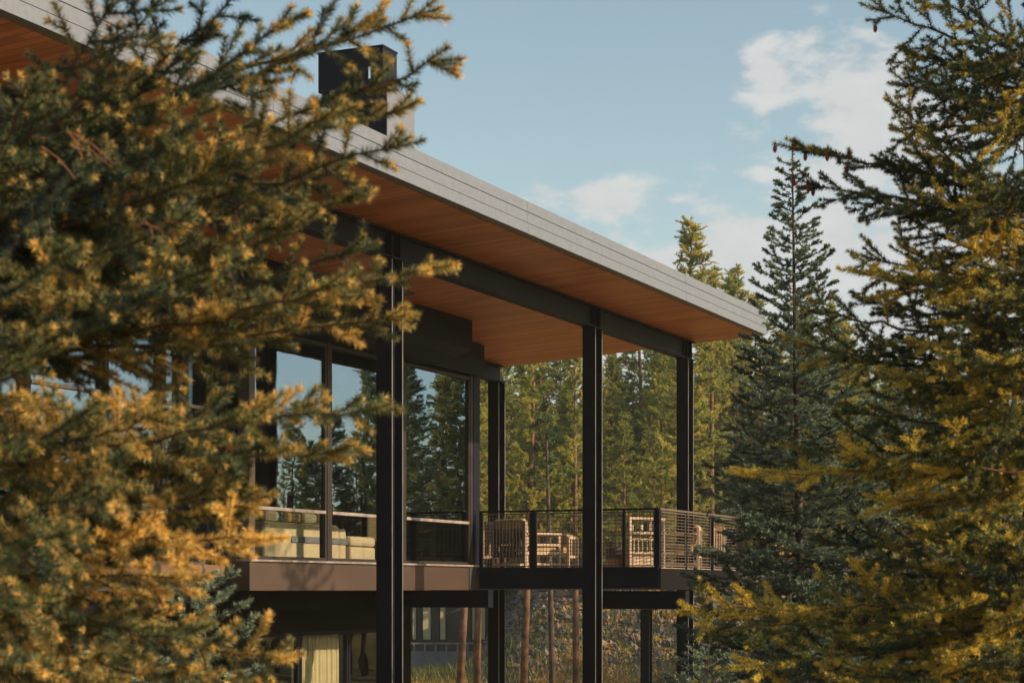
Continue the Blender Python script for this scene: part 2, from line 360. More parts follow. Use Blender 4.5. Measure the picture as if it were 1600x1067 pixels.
# recessed older wing to the near side, with tall windows
RB = GB - .55
MB(P).box(8, GL - .105, RB - .2, RB - .04, -.02, ZS).build('spandrel_band', M['ink'], lodge)
MB(P).box(GL - .12, GL - .08, RB - .2, GB - .26, -.02, ZT).build('return_wall', M['interior'], lodge)
ja = [8.0, 10.2, 12.4, 14.6, 16.8, 19.0, 20.6, 21.9, GL - .13]
for i in range(8): window(ja[i] + .03, ja[i + 1] - .03, RB, ZS + .002, ZT, 2.55 if i % 2 else None, fm='black', fw=.07, glass='glass', glass_low='glass')
for i in range(9): MB(P).box(ja[i] - .028, ja[i] + .028, RB - .09, RB + .07, ZS + .001, ZT + .03).build('mullion', M['bronze'], lodge)
# upper storey interior
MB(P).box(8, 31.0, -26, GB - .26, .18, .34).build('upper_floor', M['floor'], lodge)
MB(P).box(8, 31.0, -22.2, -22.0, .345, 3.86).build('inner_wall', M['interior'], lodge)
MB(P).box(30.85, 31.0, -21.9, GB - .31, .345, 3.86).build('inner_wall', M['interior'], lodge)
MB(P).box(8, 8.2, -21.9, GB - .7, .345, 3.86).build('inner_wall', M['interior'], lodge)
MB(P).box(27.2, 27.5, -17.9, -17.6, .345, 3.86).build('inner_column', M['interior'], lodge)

# lower storey
LB = -16.25
aw = uncol(642, LB)
la, lb_, lc, ld = uncol(474, LB), uncol(547, LB), uncol(554, LB), uncol(600, LB)
MB(P).box(8, aw, -26, GB - 1.0, -.33, -.03).build('floor_slab', M['matte'], lodge)
lw_ = MB(P).box(8, aw, LB - .25, LB, -.72, -.335).box(ld + .3, aw, LB - .25, LB, -3.9, -.722).box(8, 20, LB - .25, LB, -3.9, -.722)
lw_.build('lower_wall', M['matte'], lodge)
MB(P).box(8, aw - .004, -26, -25.8, -3.9, -.336).build('lower_wall', M['interior'], lodge)
MB(P).box(aw - .2, aw - .01, -25.79, LB - .26, -3.9, -.336).build('lower_wall', M['interior'], lodge)
MB(P).box(8, aw - .21, -25.7, LB - .3, -3.35, -3.2).build('lower_floor', M['floor'], lodge)
for x0_, x1_ in ((20.0, 22.0), (22.0, la - .02), (la, lb_ + .05), (lb_ + .07, ld + .3)):
    window(x0_, x1_, LB - .1, -3.3, -.722, None, fm='black', fw=.06, glass='glass_low')
# chimney
ca0, ca1, cb0, cb1 = uncol(605, -13.0), uncol(648, -13.0), -14.05, -13.0
ch = MB(P).box(ca0, ca1, cb0, cb1, 4.4, 7.33).build('chimney_stack', M['chim'], roof)
MB(P).box(ca0 - .03, ca0 - .003, cb0 - .02, cb1 + .0, 4.5, 7.33).build('chimney_panel', M['black'], roof)
q = MB(P); sa0, sa1 = uncol(598, -13.0), uncol(620, -13.0)
q.box(sa0, sa1 - .02, cb0 - .02, cb0 + .02, 7.3, 7.86); q.box(sa0, sa0 + .03, cb0 + .02, cb1 - .25, 7.3, 7.86)
q.box(sa1 - .05, sa1 - .02, cb0 + .02, cb1 - .03, 7.3, 7.5)
q.box(sa0, sa0 + .03, cb1 - .2, cb1, 7.335, 7.86); q.box(sa0 + .03, sa1, cb1 - .03, cb1, 7.335, 7.86)
q.box(sa0 - .01, sa1 + .01, cb0 - .03, cb1 + .01, 7.862, 7.89)
q.box(sa0, sa0 + .03, cb1 - .25, cb1 - .2, 7.6, 7.86); q.box(sa0, sa0 + .03, cb1 - .25, cb1 - .2, 7.335, 7.42)
q.build('chimney_cap', M['black'], roof)

# ------------------------------------------------------------------ deck and railing
DA, DE, DB = 30.75, 35.2, -10.9
ZD, ZR = .365, 1.362
deck = MB(P).box(DA + .02, DE, -21, DB - .02, .27, ZD).build('deck_floor', M['teak'], lodge)
q = MB(P).box(DA - .02, DA - .001, GB + .15, DB, .01, ZD - .02).box(DA - .11, DA + .1, GB + .15, DB, -.012, .008).box(DA - .08, DA - .021, GB + .15, DB, ZD - .03, ZD + .012)
q.box(DA - .04, DA - .02, -11.05, DB, .02, ZD - .032)
q.build('edge_beam', M['black'], deck)
MB(P).box(DA - .114, DA - .1105, GB + .15, DB, -.010, .004).build('painted_edge_glint', M['edge'], deck)  # bright line of light along the lower flange, painted as a strip
MB(P).box(DA - .02, DE, DB + .002, DB + .03, -.01, ZD - .01).build('edge_beam', M['matte'], deck)
tb = uncol(1070, -10.5)
q = ibeam_b(30.95, -12.3, -10.5, -.03, h=.31); q.box(30.85, 31.05, -10.498, -10.47, -.34, -.03); q.build('cantilever_beam', M['black'], deck)
q = ibeam_b(28.9, -18, bat(765, 28.9), -.015, h=.29); q.box(28.8, 29.0, bat(765, 28.9) + .002, bat(765, 28.9) + .02, -.305, -.015); q.build('cantilever_beam', M['black'], deck)
ibeam_vert(31.0, bat(1010, 31.0), -3.9, -.345, wb=.16, da=.16, t=.014).build('deck_post', M['steel_soft'], deck)
def railing(run, posts, wirey, thick):
    # run: function u -> (a,b); posts: list of u; one thing per run
    pass
def rail_run(name_posts, pt, n_h, s_v, wm):
    u0, u1 = name_posts[0][0], name_posts[-1][0]
    for u, wd in name_posts:
        a, b = pt(u)
        o = MB(P).box(a - .022, a + .022, b - wd / 2, b + wd / 2, ZD - .25, ZR - .02).build('rail_post', M['black'], deck)
    a0_, b0_ = pt(u0); a1_, b1_ = pt(u1)
    MB(P).box(min(a0_, a1_) - .025, max(a0_, a1_) + .025, min(b0_, b1_) - .025, max(b0_, b1_) + .025, ZR - .018, ZR + .014).build('top_rail', M['wire'] if wm else M['black'], deck)
    for i in range(len(name_posts) - 1):
        q = MB(P); ua, wa = name_posts[i]; ub, wb_ = name_posts[i + 1]
        ua += wa / 2 + .012; ub -= wb_ / 2 + .012
        za, zb = ZD + .035, ZR - .05; r = .0045
        for k in range(n_h + 1):
            z = za + (zb - za) * k / n_h; e = .009 if k in (0, n_h) else r
            (a0_, b0_), (a1_, b1_) = pt(ua), pt(ub)
            q.box(min(a0_, a1_) - e, max(a0_, a1_) + e, min(b0_, b1_) - e, max(b0_, b1_) + e, z - e, z + e)
        nv = max(2, int(round((ub - ua) / s_v)))
        for k in range(nv + 1):
            a, b = pt(ua + (ub - ua) * k / nv); e = .009 if k in (0, nv) else .0035
            q.box(a - e, a + e, b - e, b + e, za, zb)
        q.build('mesh_panel', M['wire'], deck)
bl, bm_, br_ = GB + .17, bat(833, DA), DB - .04
rail_run([(bl, .05), (bm_, .11), (bat(915, DA), .05), (bat(975, DA), .03), (br_, .09)], lambda u: (DA, u), 14, .065, False)
sa, sb, sc_ = uncol(1073, DB), uncol(1113, DB), DE - .04
rail_run([(DA + .06, .05), (sa, .04), (sb, .09), (sc_, .04)], lambda u: (u, DB - .02), 17, .20, True)

# ------------------------------------------------------------------ furniture
def place(loc, rz):
    c, s = math.cos(rz), math.sin(rz)
    return lambda x, y, z: (loc[0] + x * c - y * s, loc[1] + x * s + y * c, loc[2] + z)
def lounge_chair(a, b, z, rz, label, cush='cushion', wd=.72, dp=.78, h=.82, slats=9):
    """open teak frame, slatted back at -y, armrests, thick cushions; faces +y"""
    loc = P(a, b, z); xf = place(loc, rz)
    t = empty('lounge_chair', loc, label, 'chair', 'wooden lounge chairs on the deck')
    for sx in (-1, 1):
        x = sx * wd / 2
        q = MB(xf).box(x - .022, x + .022, -dp / 2, -dp / 2 + .05, 0, h).box(x - .022, x + .022, dp / 2 - .05, dp / 2, 0, .6)
        q.box(x - .022, x + .022, -dp / 2 + .05, dp / 2 - .05, .06, .10).box(x - .022, x + .022, -dp / 2 + .05, dp / 2 - .05, .24, .30).box(x - .022, x + .022, -dp / 2 + .05, dp / 2 - .05, .40, .44)
        q.build('side_frame', M['teak'], t, bevel=.004)
        MB(xf).box(x - .045, x + .045, -dp / 2 + .05, dp / 2 + .01, .60, .635).build('armrest', M['teak'], t, bevel=.006)
    q = MB(xf).box(-wd / 2 + .022, wd / 2 - .022, -dp / 2 + .005, -dp / 2 + .045, h - .05, h).box(-wd / 2 + .022, wd / 2 - .022, -dp / 2 + .005, -dp / 2 + .045, .2, .25)
    for k in range(slats):
        x = -wd / 2 + .05 + (wd - .1) * k / (slats - 1); q.box(x - .014, x + .014, -dp / 2 + .012, -dp / 2 + .034, .25, h - .05)
    q.build('backrest', M['ink'] if slats > 8 else M['teak'], t, bevel=.003)
    MB(xf).box(-wd / 2 + .024, wd / 2 - .024, -dp / 2 + .06, dp / 2 - .02, .245, .275).build('seat', M['teak'], t)
    MB(xf).box(-wd / 2 + .03, wd / 2 - .03, -dp / 2 + .14, dp / 2 - .01, .28, .43).build('cushion', M[cush], t, bevel=.04)
    c = MB(lambda x, y, zz: xf(x, y - (zz - .4) * .22, zz)); c.box(-wd / 2 + .04, wd / 2 - .04, -dp / 2 + .08, -dp / 2 + .2, .435, h + .04); c.build('cushion', M[cush], t, bevel=.04)
    return t
def dirrz(deg): return R(deg)
# chair facing right, its side towards the camera
def ab(x, a): return a, bat(x, a)
a_, b_ = ab(822, 31.6); lounge_chair(a_, b_, ZD, R(-48), 'wooden lounge chair with slatted back beside the left glass corner, largest of the deck chairs', wd=.86, dp=.86, h=.84, slats=11)
a_, b_ = ab(872, 32.9); lounge_chair(a_, b_, ZD, R(72), 'low wooden lounge chair with tan cushion facing left, just left of the middle column', wd=.6, dp=.62, h=.6, slats=5)
a_, b_ = ab(752, 32.6); lounge_chair(a_, b_, ZD, R(10), 'wooden lounge chair with rust cushions, leftmost on the deck', cush='cushion_rust', wd=.55, dp=.6, h=.78, slats=5)
a_, b_ = ab(1066, 32.9); lounge_chair(a_, b_, ZD, R(80), 'wooden lounge chair with tan cushion behind the right mesh railing', wd=.6, dp=.66, h=.74, slats=5)
a_, b_ = ab(1102, 34.5); lounge_chair(a_, b_, ZD, R(60), 'wooden lounge chair with rust cushion at the far right end of the deck', cush='cushion_rust', wd=.55, dp=.6, h=.78, slats=5)
# towel over a chair back
a_, b_ = ab(769, 31.5); loc = P(a_, b_, ZD); xf = place(loc, R(-30)); q = MB(xf)
for k in range(9):
    x = -.16 + k * .036; q.poly_prism([(x, .45 + .05 * math.sin(k * 2)), (x + .037, .45 + .05 * math.sin(k * 2 + 1)), (x + .037, .85), (x, .85)], .02 * math.sin(k * 1.9), .02 * math.sin(k * 1.9) + .02)
o = q.build('towel', M['towel']); tag(o, 'pale striped towel hanging over the slatted back of the largest deck chair', 'towel')
# drinks cart
a_, b_ = ab(1000, 32.0); loc = P(a_, b_, ZD); xf = place(loc, R(32))
t = empty('serving_cart', loc, 'wooden serving cart with spindle shelf beside the deck corner post', 'cart')
for sx in (-.36, .36):
    for sy in (-.2, .2): MB(xf).box(sx - .022, sx + .022, sy - .022, sy + .022, 0, .86).build('leg', M['teak'], t, bevel=.003)
for z_, nm in ((.87, 'top'), (.62, 'shelf'), (.26, 'shelf')): MB(xf).box(-.39, .39, -.23, .23, z_ - .02, z_ + .025).build(nm, M['teak'], t, bevel=.004)
q = MB(xf)
for k in range(7): x = -.28 + k * .093; q.tube([(x, -.2, .285), (x, -.2, .34), (x, -.2, .44), (x, -.2, .5)], [.012, .022, .012, .018], 8)
q.box(-.33, .33, -.215, -.185, .5, .53); q.build('spindle_rail', M['teak'], t)
MB(xf).box(-.3, .3, -.17, .17, .027, .24).build('crate', M['teak'], t, bevel=.01)
bots = [(-.22, -.05, .2), (-.12, .05, .17), (-.02, -.06, .19), (.14, .02, .16), (.24, -.07, .2)]
for k, (x, y, h) in enumerate(bots):
    o = MB(xf).tube([(x, y, .646), (x, y, .646 + h * .6), (x, y, .646 + h * .75), (x, y, .646 + h)], [.035, .035, .014, .013], 10).build('bottle', M['ink' if k % 2 else 'towel'], None, smooth=True)
    tag(o, ['dark', 'pale'][(k + 1) % 2] + ' bottle standing on the upper shelf of the serving cart', 'bottle', 'bottles on the serving cart')
# copper tub with dark rim
a_, b_ = ab(960, 31.9); loc = P(a_, b_, ZD); xf = place(loc, 0)
t = empty('planter_tub', loc, 'round copper tub with a dark upper rim on the deck right of the middle column', 'planter')
MB(xf).tube([(0, 0, 0), (0, 0, .16)], [.13, .145], 20).build('base', M['copper'], t)
MB(xf).tube([(0, 0, .162), (0, 0, .36)], [.148, .155], 20).build('rim_band', M['ink'], t)
MB(xf).tube([(0, 0, .361), (0, 0, .375)], [.162, .162], 20).build('rim', M['sill'], t)

# indoor furniture behind the glass (in the sun patch)
def soft_box(xf, name, mt, par, x0, x1, y0, y1, z0_, z1_, bv=.05): return MB(xf).box(x0, x1, y0, y1, z0_, z1_).build(name, mt, par, bevel=bv)
loc = P(25.75, -15.35, .345); xf = lambda x, y, z, l=loc: (l[0] + x * ST + y * CT, l[1] + x * CT - y * ST, l[2] + z)
t = empty('sofa', loc, 'long cream sofa seen through the left low window pane', 'sofa')
soft_box(xf, 'seat_base', M['sofa'], t, -1.3, .95, -.4, .28, .03, .36, .04)
soft_box(xf, 'backrest', M['sofa'], t, -1.3, .97, .285, .52, .03, .66, .05)
soft_box(xf, 'armrest', M['sofa'], t, .955, 1.2, -.4, .52, .03, .62, .05)
for k in range(3): soft_box(xf, 'seat_cushion', M['sofa'], t, -1.28 + .74 * k, -.56 + .74 * k, -.38, .28, .365, .5, .05)
for k, x in enumerate((-.95, -.30, .20, .68)):
    o = MB(lambda p, q_, r_: xf(x + p, .36 + q_, .665 + r_)).box(-.2, .2, -.07, .09, 0, .17).build('pillow', M['pillow' if k % 2 else 'sofa'], None, bevel=.06)
    tag(o, ['cream cushion resting at the far left on the sofa back', 'ochre cushion second from the left on the sofa back', 'cream cushion third from the left on the sofa back', 'ochre cushion rightmost on the sofa back'][k], 'cushion', 'cushions on the sofa')
o = MB(xf).box(-.55, 1.19, .525, .545, .36, .46).build('throw_blanket', M['slate'], None, bevel=.01); tag(o, 'slate grey throw lying across the cream sofa back', 'blanket')
loc = P(27.35, -15.15, .345); xf = lambda x, y, z, l=loc: (l[0] + x * ST + y * CT, l[1] + x * CT - y * ST, l[2] + z)
t = empty('ottoman', loc, 'cream square ottoman on the floor right of the indoor sofa', 'ottoman')
soft_box(xf, 'base', M['sofa'], t, -.42, .42, -.4, .4, .03, .33, .03); soft_box(xf, 'cushion', M['sofa'], t, -.43, .43, -.41, .41, .335, .5, .06)
loc = P(28.6, -16.1, .345)
t = empty('round_table', loc, 'round dull brown drum table behind the ottoman', 'table')
MB(place(loc, 0)).tube([(0, 0, .02), (0, 0, .5)], [.42, .45], 28).build('drum', M['cushion'], t, smooth=False)
MB(place(loc, 0)).tube([(0, 0, .502), (0, 0, .54)], [.47, .47], 28).build('top', M['floor'], t)
for k, (x_, a_, rz_) in enumerate(((655, 29.6, 30), (700, 30.1, -20))):
    a2, b2 = a_, -15.5 - k * .3; loc = P(a2, b2, .345); xf = place(loc, R(rz_))
    t = empty('armchair', loc, ['tan dining armchair behind the glass beside the tall front column', 'pale green armchair behind the glass near the corner post'][k], 'chair')
    soft_box(xf, 'seat', M[['cushion', 'towel'][k]], t, -.25, .25, -.25, .25, .38, .48, .03); soft_box(xf, 'backrest', M[['cushion', 'towel'][k]], t, -.25, .25, .26, .32, .42, .9, .03)
    for sx in (-.22, .22):
        for sy in (-.22, .22): MB(xf).box(sx - .02, sx + .02, sy - .02, sy + .02, 0, .375).build('leg', M['ink'], t)

# curtains of the lower storey: pleated sheets with real depth
def curtain(a0_, a1_, b, z0_, z1_, label, ph=0, pl=.085):
    n = int((a1_ - a0_) / .012); me = bpy.data.meshes.new('curtain'); v = []; f = []
    rs = random.Random(int(a0_ * 97))
    for i in range(n + 1):
        a = a0_ + (a1_ - a0_) * i / n; o_ = .030 * math.sin(2 * math.pi * (a / pl) + ph + 1.3 * math.sin(a * 5)) + .012 * math.sin(a * 31)
        for z, kk in ((z0_, 1.15), (z1_, .8)): v.append(P(a, b + o_ * kk, z))
        if i: k = 2 * i; f.append((k - 2, k, k + 1, k - 1))
    me.from_pydata(v, [], f); me.materials.append(M['curtain'])
    for p in me.polygons: p.use_smooth = True
    o = bpy.data.objects.new('curtain', me); COL.objects.link(o); m_ = o.modifiers.new('thickness', 'SOLIDIFY'); m_.thickness = .004
    tag(o, label, 'curtain', 'curtains of the lower storey')
curtain(la + .08, lb_ - .02, LB - .24, -3.18, -.73, 'cream pleated curtain filling the lower window left of the tall front column')
curtain(22.25, 22.9, LB - .24, -3.18, -.73, 'cream pleated curtain bunched in the lower window nearest the spruce', ph=1)

# ------------------------------------------------------------------ vegetation generators
def tri_mesh(name, stems, needles, mats, parent, tone=None, blades=None):
    """stems: (n,3) verts + quads; needles: (n,3,3). One mesh."""
    sv, sf = stems; nv = needles.reshape(-1, 3); ns = len(sv); nt = len(needles)
    V = np.concatenate([sv, nv]) if ns else nv
    me = bpy.data.meshes.new(name); me.vertices.add(len(V)); me.vertices.foreach_set('co', V.astype(np.float32).ravel())
    nq = len(sf); me.loops.add(nq * 4 + nt * 3)
    li = np.concatenate([sf.ravel(), np.arange(nt * 3) + ns]).astype(np.int32)
    me.loops.foreach_set('vertex_index', li)
    me.polygons.add(nq + nt)
    ls = np.concatenate([np.arange(nq) * 4, nq * 4 + np.arange(nt) * 3]).astype(np.int32)
    me.polygons.foreach_set('loop_start', ls)
    for mt in mats: me.materials.append(mt)
    mi = np.concatenate([np.ones(nq, np.int32), np.zeros(nt, np.int32)])
    me.polygons.foreach_set('material_index', mi)
    me.update(calc_edges=True)
    at = me.attributes.new('tone', 'FLOAT', 'FACE'); tv = np.zeros(nq + nt, np.float32); tv[nq:] = tone if tone is not None else .5
    at.data.foreach_set('value', tv)
    o = bpy.data.objects.new(name, me); COL.objects.link(o)
    if parent is not None: o.parent = parent
    return o

def stem_geo(S, r0, r1):
    """prism (4 sides) per segment; S (n,2,3)"""
    n = len(S); ax = S[:, 1] - S[:, 0]; ln = np.linalg.norm(ax, axis=1, keepdims=True) + 1e-9; ax = ax / ln
    ref = np.where(np.abs(ax[:, 2:3]) < .9, np.array([[0, 0, 1.]]), np.array([[1., 0, 0]])); u = np.cross(ax, ref); u /= np.linalg.norm(u, axis=1, keepdims=True) + 1e-9; v = np.cross(ax, u)
    rings = []
    for e, r in ((0, r0), (1, r1)):
        for k in range(4):
            an = k * math.pi / 2; rings.append(S[:, e] + (u * math.cos(an) + v * math.sin(an)) * r[:, None])
    V = np.stack(rings, 1).reshape(-1, 3); base = (np.arange(n) * 8)[:, None]
    F = np.concatenate([base + np.array([[k, (k + 1) % 4, 4 + (k + 1) % 4, 4 + k]]) for k in range(4)], 0)
    return V, F

def needle_geo(S, dens, nl, width, rng, tone, alpha=(35, 75), up=0.0):
    """thin triangles round each segment. dens per metre, nl length (arrays ok)"""
    ln = np.linalg.norm(S[:, 1] - S[:, 0], axis=1); cnt = ln * dens; cnt = np.floor(cnt + rng.random(len(cnt))).astype(int)
    idx = np.repeat(np.arange(len(S)), cnt); n = len(idx)
    t = rng.random(n)[:, None]; p = S[idx, 0] * (1 - t) + S[idx, 1] * t
    ax = (S[:, 1] - S[:, 0]) / (ln[:, None] + 1e-9); ax = ax[idx]
    rd = rng.normal(size=(n, 3)); rd[:, 2] += up; rd -= (rd * ax).sum(1, keepdims=True) * ax; rd /= np.linalg.norm(rd, axis=1, keepdims=True) + 1e-9
    al = np.radians(rng.uniform(alpha[0], alpha[1], n))[:, None]
    d = ax * np.cos(al) + rd * np.sin(al)
    l_ = (nl[idx] if hasattr(nl, '__len__') else nl) * rng.uniform(.75, 1.15, n)
    tip = p + d * l_[:, None]
    wv = np.cross(d, rng.normal(size=(n, 3))); wv /= np.linalg.norm(wv, axis=1, keepdims=True) + 1e-9; wv *= width / 2
    T = np.stack([p - wv, p + wv, tip], 1)
    tn = np.clip(tone[idx] + rng.normal(0, .10, n), 0, 1)
    return T, tn

class Skel:
    def __init__(s): s.p0 = []; s.p1 = []; s.r0 = []; s.r1 = []; s.nd = []; s.tone = []; s.tips = []
    def add(s, a, b, ra, rb, nd, tone): s.p0.append(a); s.p1.append(b); s.r0.append(ra); s.r1.append(rb); s.nd.append(nd); s.tone.append(tone)
    def arrays(s): return np.stack([np.array(s.p0), np.array(s.p1)], 1), np.array(s.r0), np.array(s.r1), np.array(s.nd), np.array(s.tone)

def unit(v): return v / (np.linalg.norm(v) + 1e-9)
def twig(sk, p, d, ln, r, rs, tone, nseg=3, curve=.15, nd=1.0, kick=.12):
    pts = [p]; q = p.copy(); dd = d.copy()
    for i in range(nseg):
        dd = unit(dd + np.array([0, 0, curve / nseg]) + rs.normal(0, kick / nseg, 3)); q2 = q + dd * ln / nseg
        sk.add(q, q2, r * (1 - i / nseg * .6), r * (1 - (i + 1) / nseg * .6), nd, tone); q = q2; pts.append(q)
    sk.tips.append((q, dd, tone)); return pts
def spruce_branch(sk, base, tip, rs, sag=.12, lat=.34, step=.055, r=.012, bare=.12, sub=True, tone0=.45, upcurve=.18, roll=0, fullness=1.0, ndbase=.6):
    base = np.array(base, float); tip = np.array(tip, float); Lb = np.linalg.norm(tip - base); mid = (base + tip) / 2 + np.array([0, 0, -sag * Lb])
    n = max(5, int(Lb / .09)); ts = np.linspace(0, 1, n + 1)
    pts = [(1 - t) ** 2 * base + 2 * t * (1 - t) * mid + t * t * tip for t in ts]
    pts = [p + rs.normal(0, .006 * Lb, 3) * (0 < i < n) for i, p in enumerate(pts)]
    for i in range(n): sk.add(pts[i], pts[i + 1], r * (1 - ts[i] * .85), r * (1 - ts[i + 1] * .85), (0 if ts[i] < bare else ndbase + .4 * ts[i]), tone0)
    sk.tips.append((pts[-1], unit(pts[-1] - pts[-2]), tone0 + .1))
    # terminal cluster
    d_end = unit(pts[-1] - pts[-2]); side0 = unit(np.cross(d_end, [0, 0, 1.]))
    for s_ in (-1, 1): twig(sk, pts[-2], unit(d_end + side0 * s_ * .6 + rs.normal(0, .1, 3)), lat * .35, .003, rs, tone0 + .1)
    s = bare * Lb; sgn = 1
    while s < Lb * .96:
        f = s / Lb; i = min(int(f * n), n - 1); fr = f * n - i; p = pts[i] * (1 - fr) + pts[i + 1] * fr; tg = unit(pts[i + 1] - pts[i])
        side = unit(np.cross(tg, [0, 0, 1.])); upv = np.cross(side, tg)
        side = side * math.cos(roll) + upv * math.sin(roll)
        env = min(1, .45 + 1.6 * f) * (1 - f) ** .6 + .18
        ll = lat * env * rs.uniform(.65, 1.15) * min(1.0, Lb / .9 + .25)
        ang = R(rs.uniform(38, 62)); d = unit(tg * math.cos(ang) + side * sgn * math.sin(ang) + upv * rs.normal(-.06, .22))
        tn = np.clip(tone0 + rs.normal(0, .16), 0, 1)
        tp = twig(sk, p, d, ll, .004, rs, tn, 4 if ll > .15 else 2, upcurve, 1.0)
        if sub and ll > .09:
            m_ = int(ll / .042 * fullness); sg2 = 1
            for k in range(m_):
                g_ = (k + .8) / (m_ + .6); j = min(int(g_ * (len(tp) - 1)), len(tp) - 2); h_ = g_ * (len(tp) - 1) - j; pp = tp[j] * (1 - h_) + tp[j + 1] * h_; t2 = unit(tp[j + 1] - tp[j])
                sd = unit(np.cross(t2, upv) + rs.normal(0, .25, 3)); d2 = unit(t2 * .75 + sd * sg2 * .7)
                twig(sk, pp, d2, ll * .42 * (1.15 - g_) * rs.uniform(.7, 1.2) + .02, .0025, rs, np.clip(tn + rs.normal(.05, .1), 0, 1), 2, upcurve, 1.0); sg2 = -sg2
        sgn = -sgn; s += step * rs.uniform(.7, 1.3)
    return pts

def bud_geo(tips, size, rs, frac=1.0):
    sel = [t for t in tips if rs.random() < frac]
    S = np.array([[p - d * size * .2, p + d * size] for p, d, _ in sel]); return S
def finish_crown(sk, name, parent, mats, dens, nl, width, rng, rs, bud=None, alpha=(35, 78), budfrac=.5, min_stem=0.0, cname='crown'):
    S, r0, r1, nd, tone = sk.arrays()
    org = np.array(parent['_org']) if parent is not None else 0
    S = S - org
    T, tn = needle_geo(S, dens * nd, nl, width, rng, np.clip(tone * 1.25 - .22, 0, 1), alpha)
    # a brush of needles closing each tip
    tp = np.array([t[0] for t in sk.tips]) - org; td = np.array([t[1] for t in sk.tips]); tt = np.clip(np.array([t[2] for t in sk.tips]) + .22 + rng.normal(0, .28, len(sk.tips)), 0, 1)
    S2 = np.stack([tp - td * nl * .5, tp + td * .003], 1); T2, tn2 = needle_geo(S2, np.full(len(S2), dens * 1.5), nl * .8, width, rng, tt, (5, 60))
    T = np.concatenate([T, T2]); tn = np.concatenate([tn, tn2])
    V, F = stem_geo(S, r0, r1)
    o = tri_mesh(cname, (V, F), T, [mats[0], mats[1]], parent, tn)
    if bud:
        B = bud_geo([(t[0] - org, t[1], 0) for t in sk.tips], bud, rs, budfrac)
        n_ = len(B); V, F = stem_geo(B, np.full(n_, bud * .38), np.full(n_, bud * .12))
        me_o = tri_mesh('bud_cluster', (V, F), np.zeros((0, 3, 3)), [mats[2], mats[2]], parent, np.zeros(0)); tag(me_o, kind='stuff')
    return o, len(T)

def pxp(x, y, d): return np.array([(x - 800) / 3000 * d, d, (920 - y) / 3000 * d])
COUNT = {}
# ------------------------------------------------------------------ left foreground spruce (about 6 m away)
rs = np.random.RandomState(7); rng = np.random.default_rng(7)
TX, TY = -1.95, 6.4
tz0 = float(ground_z(TX, TY))
sp = empty('spruce_tree', (TX, TY, tz0), 'large golden-lit spruce filling the left side in front of the lodge, nearest of all', 'tree')
trunk = MB().tube([(TX, TY, tz0 - .2), (TX + .02, TY, .2), (TX - .02, TY, 1.6), (TX + .03, TY, 3.2), (TX, TY, 4.4)], [.13, .105, .08, .045, .01], 14).build('trunk', M['bark'], sp, smooth=True)
sk = Skel()
# (tip x, tip y in photo pixels, distance, height of its root on the trunk, tone)
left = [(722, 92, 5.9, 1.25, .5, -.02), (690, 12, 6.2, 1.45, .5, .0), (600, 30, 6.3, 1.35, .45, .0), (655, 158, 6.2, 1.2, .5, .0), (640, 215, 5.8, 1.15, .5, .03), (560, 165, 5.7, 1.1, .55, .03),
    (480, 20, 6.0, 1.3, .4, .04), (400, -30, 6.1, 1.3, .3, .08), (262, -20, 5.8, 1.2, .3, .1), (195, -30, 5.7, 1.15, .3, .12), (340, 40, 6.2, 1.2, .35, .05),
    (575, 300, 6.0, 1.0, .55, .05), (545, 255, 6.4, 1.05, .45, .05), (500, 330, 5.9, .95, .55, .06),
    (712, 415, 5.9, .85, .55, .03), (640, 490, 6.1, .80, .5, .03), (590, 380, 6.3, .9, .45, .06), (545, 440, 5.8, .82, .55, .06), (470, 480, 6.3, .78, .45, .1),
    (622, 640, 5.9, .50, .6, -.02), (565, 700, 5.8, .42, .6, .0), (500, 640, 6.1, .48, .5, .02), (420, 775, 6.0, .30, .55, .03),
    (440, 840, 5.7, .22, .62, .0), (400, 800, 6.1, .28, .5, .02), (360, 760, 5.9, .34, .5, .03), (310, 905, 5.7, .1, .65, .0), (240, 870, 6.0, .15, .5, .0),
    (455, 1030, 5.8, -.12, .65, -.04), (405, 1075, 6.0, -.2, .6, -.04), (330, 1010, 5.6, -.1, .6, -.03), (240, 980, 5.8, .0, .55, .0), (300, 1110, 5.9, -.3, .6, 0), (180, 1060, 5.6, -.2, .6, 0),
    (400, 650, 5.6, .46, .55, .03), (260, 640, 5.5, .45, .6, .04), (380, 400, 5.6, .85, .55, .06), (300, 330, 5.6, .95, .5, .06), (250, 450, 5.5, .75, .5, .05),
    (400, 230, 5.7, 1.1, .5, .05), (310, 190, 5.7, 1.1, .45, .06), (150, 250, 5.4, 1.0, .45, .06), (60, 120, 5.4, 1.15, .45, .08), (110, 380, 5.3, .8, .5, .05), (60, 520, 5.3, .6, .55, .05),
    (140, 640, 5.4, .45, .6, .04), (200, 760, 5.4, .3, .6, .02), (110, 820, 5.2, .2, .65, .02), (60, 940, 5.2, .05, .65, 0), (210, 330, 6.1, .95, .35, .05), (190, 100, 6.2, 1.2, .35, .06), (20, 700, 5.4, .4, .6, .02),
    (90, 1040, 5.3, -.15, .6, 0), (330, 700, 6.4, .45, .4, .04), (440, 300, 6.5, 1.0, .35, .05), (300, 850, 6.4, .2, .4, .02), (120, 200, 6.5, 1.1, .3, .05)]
lim_pts = []
for (x, y, d, rz_, tn, sg) in left:
    tip = pxp(x, y, d); base = np.array([TX + rs.normal(0, .03), TY, rz_ - .02 + rs.normal(0, .03)])
    spruce_branch(sk, base, tip, rs, sag=sg + .02, lat=.29, step=.058, r=.012, bare=.06, tone0=tn + rs.normal(0, .12), upcurve=.16, roll=rs.normal(0, .7), fullness=.42)
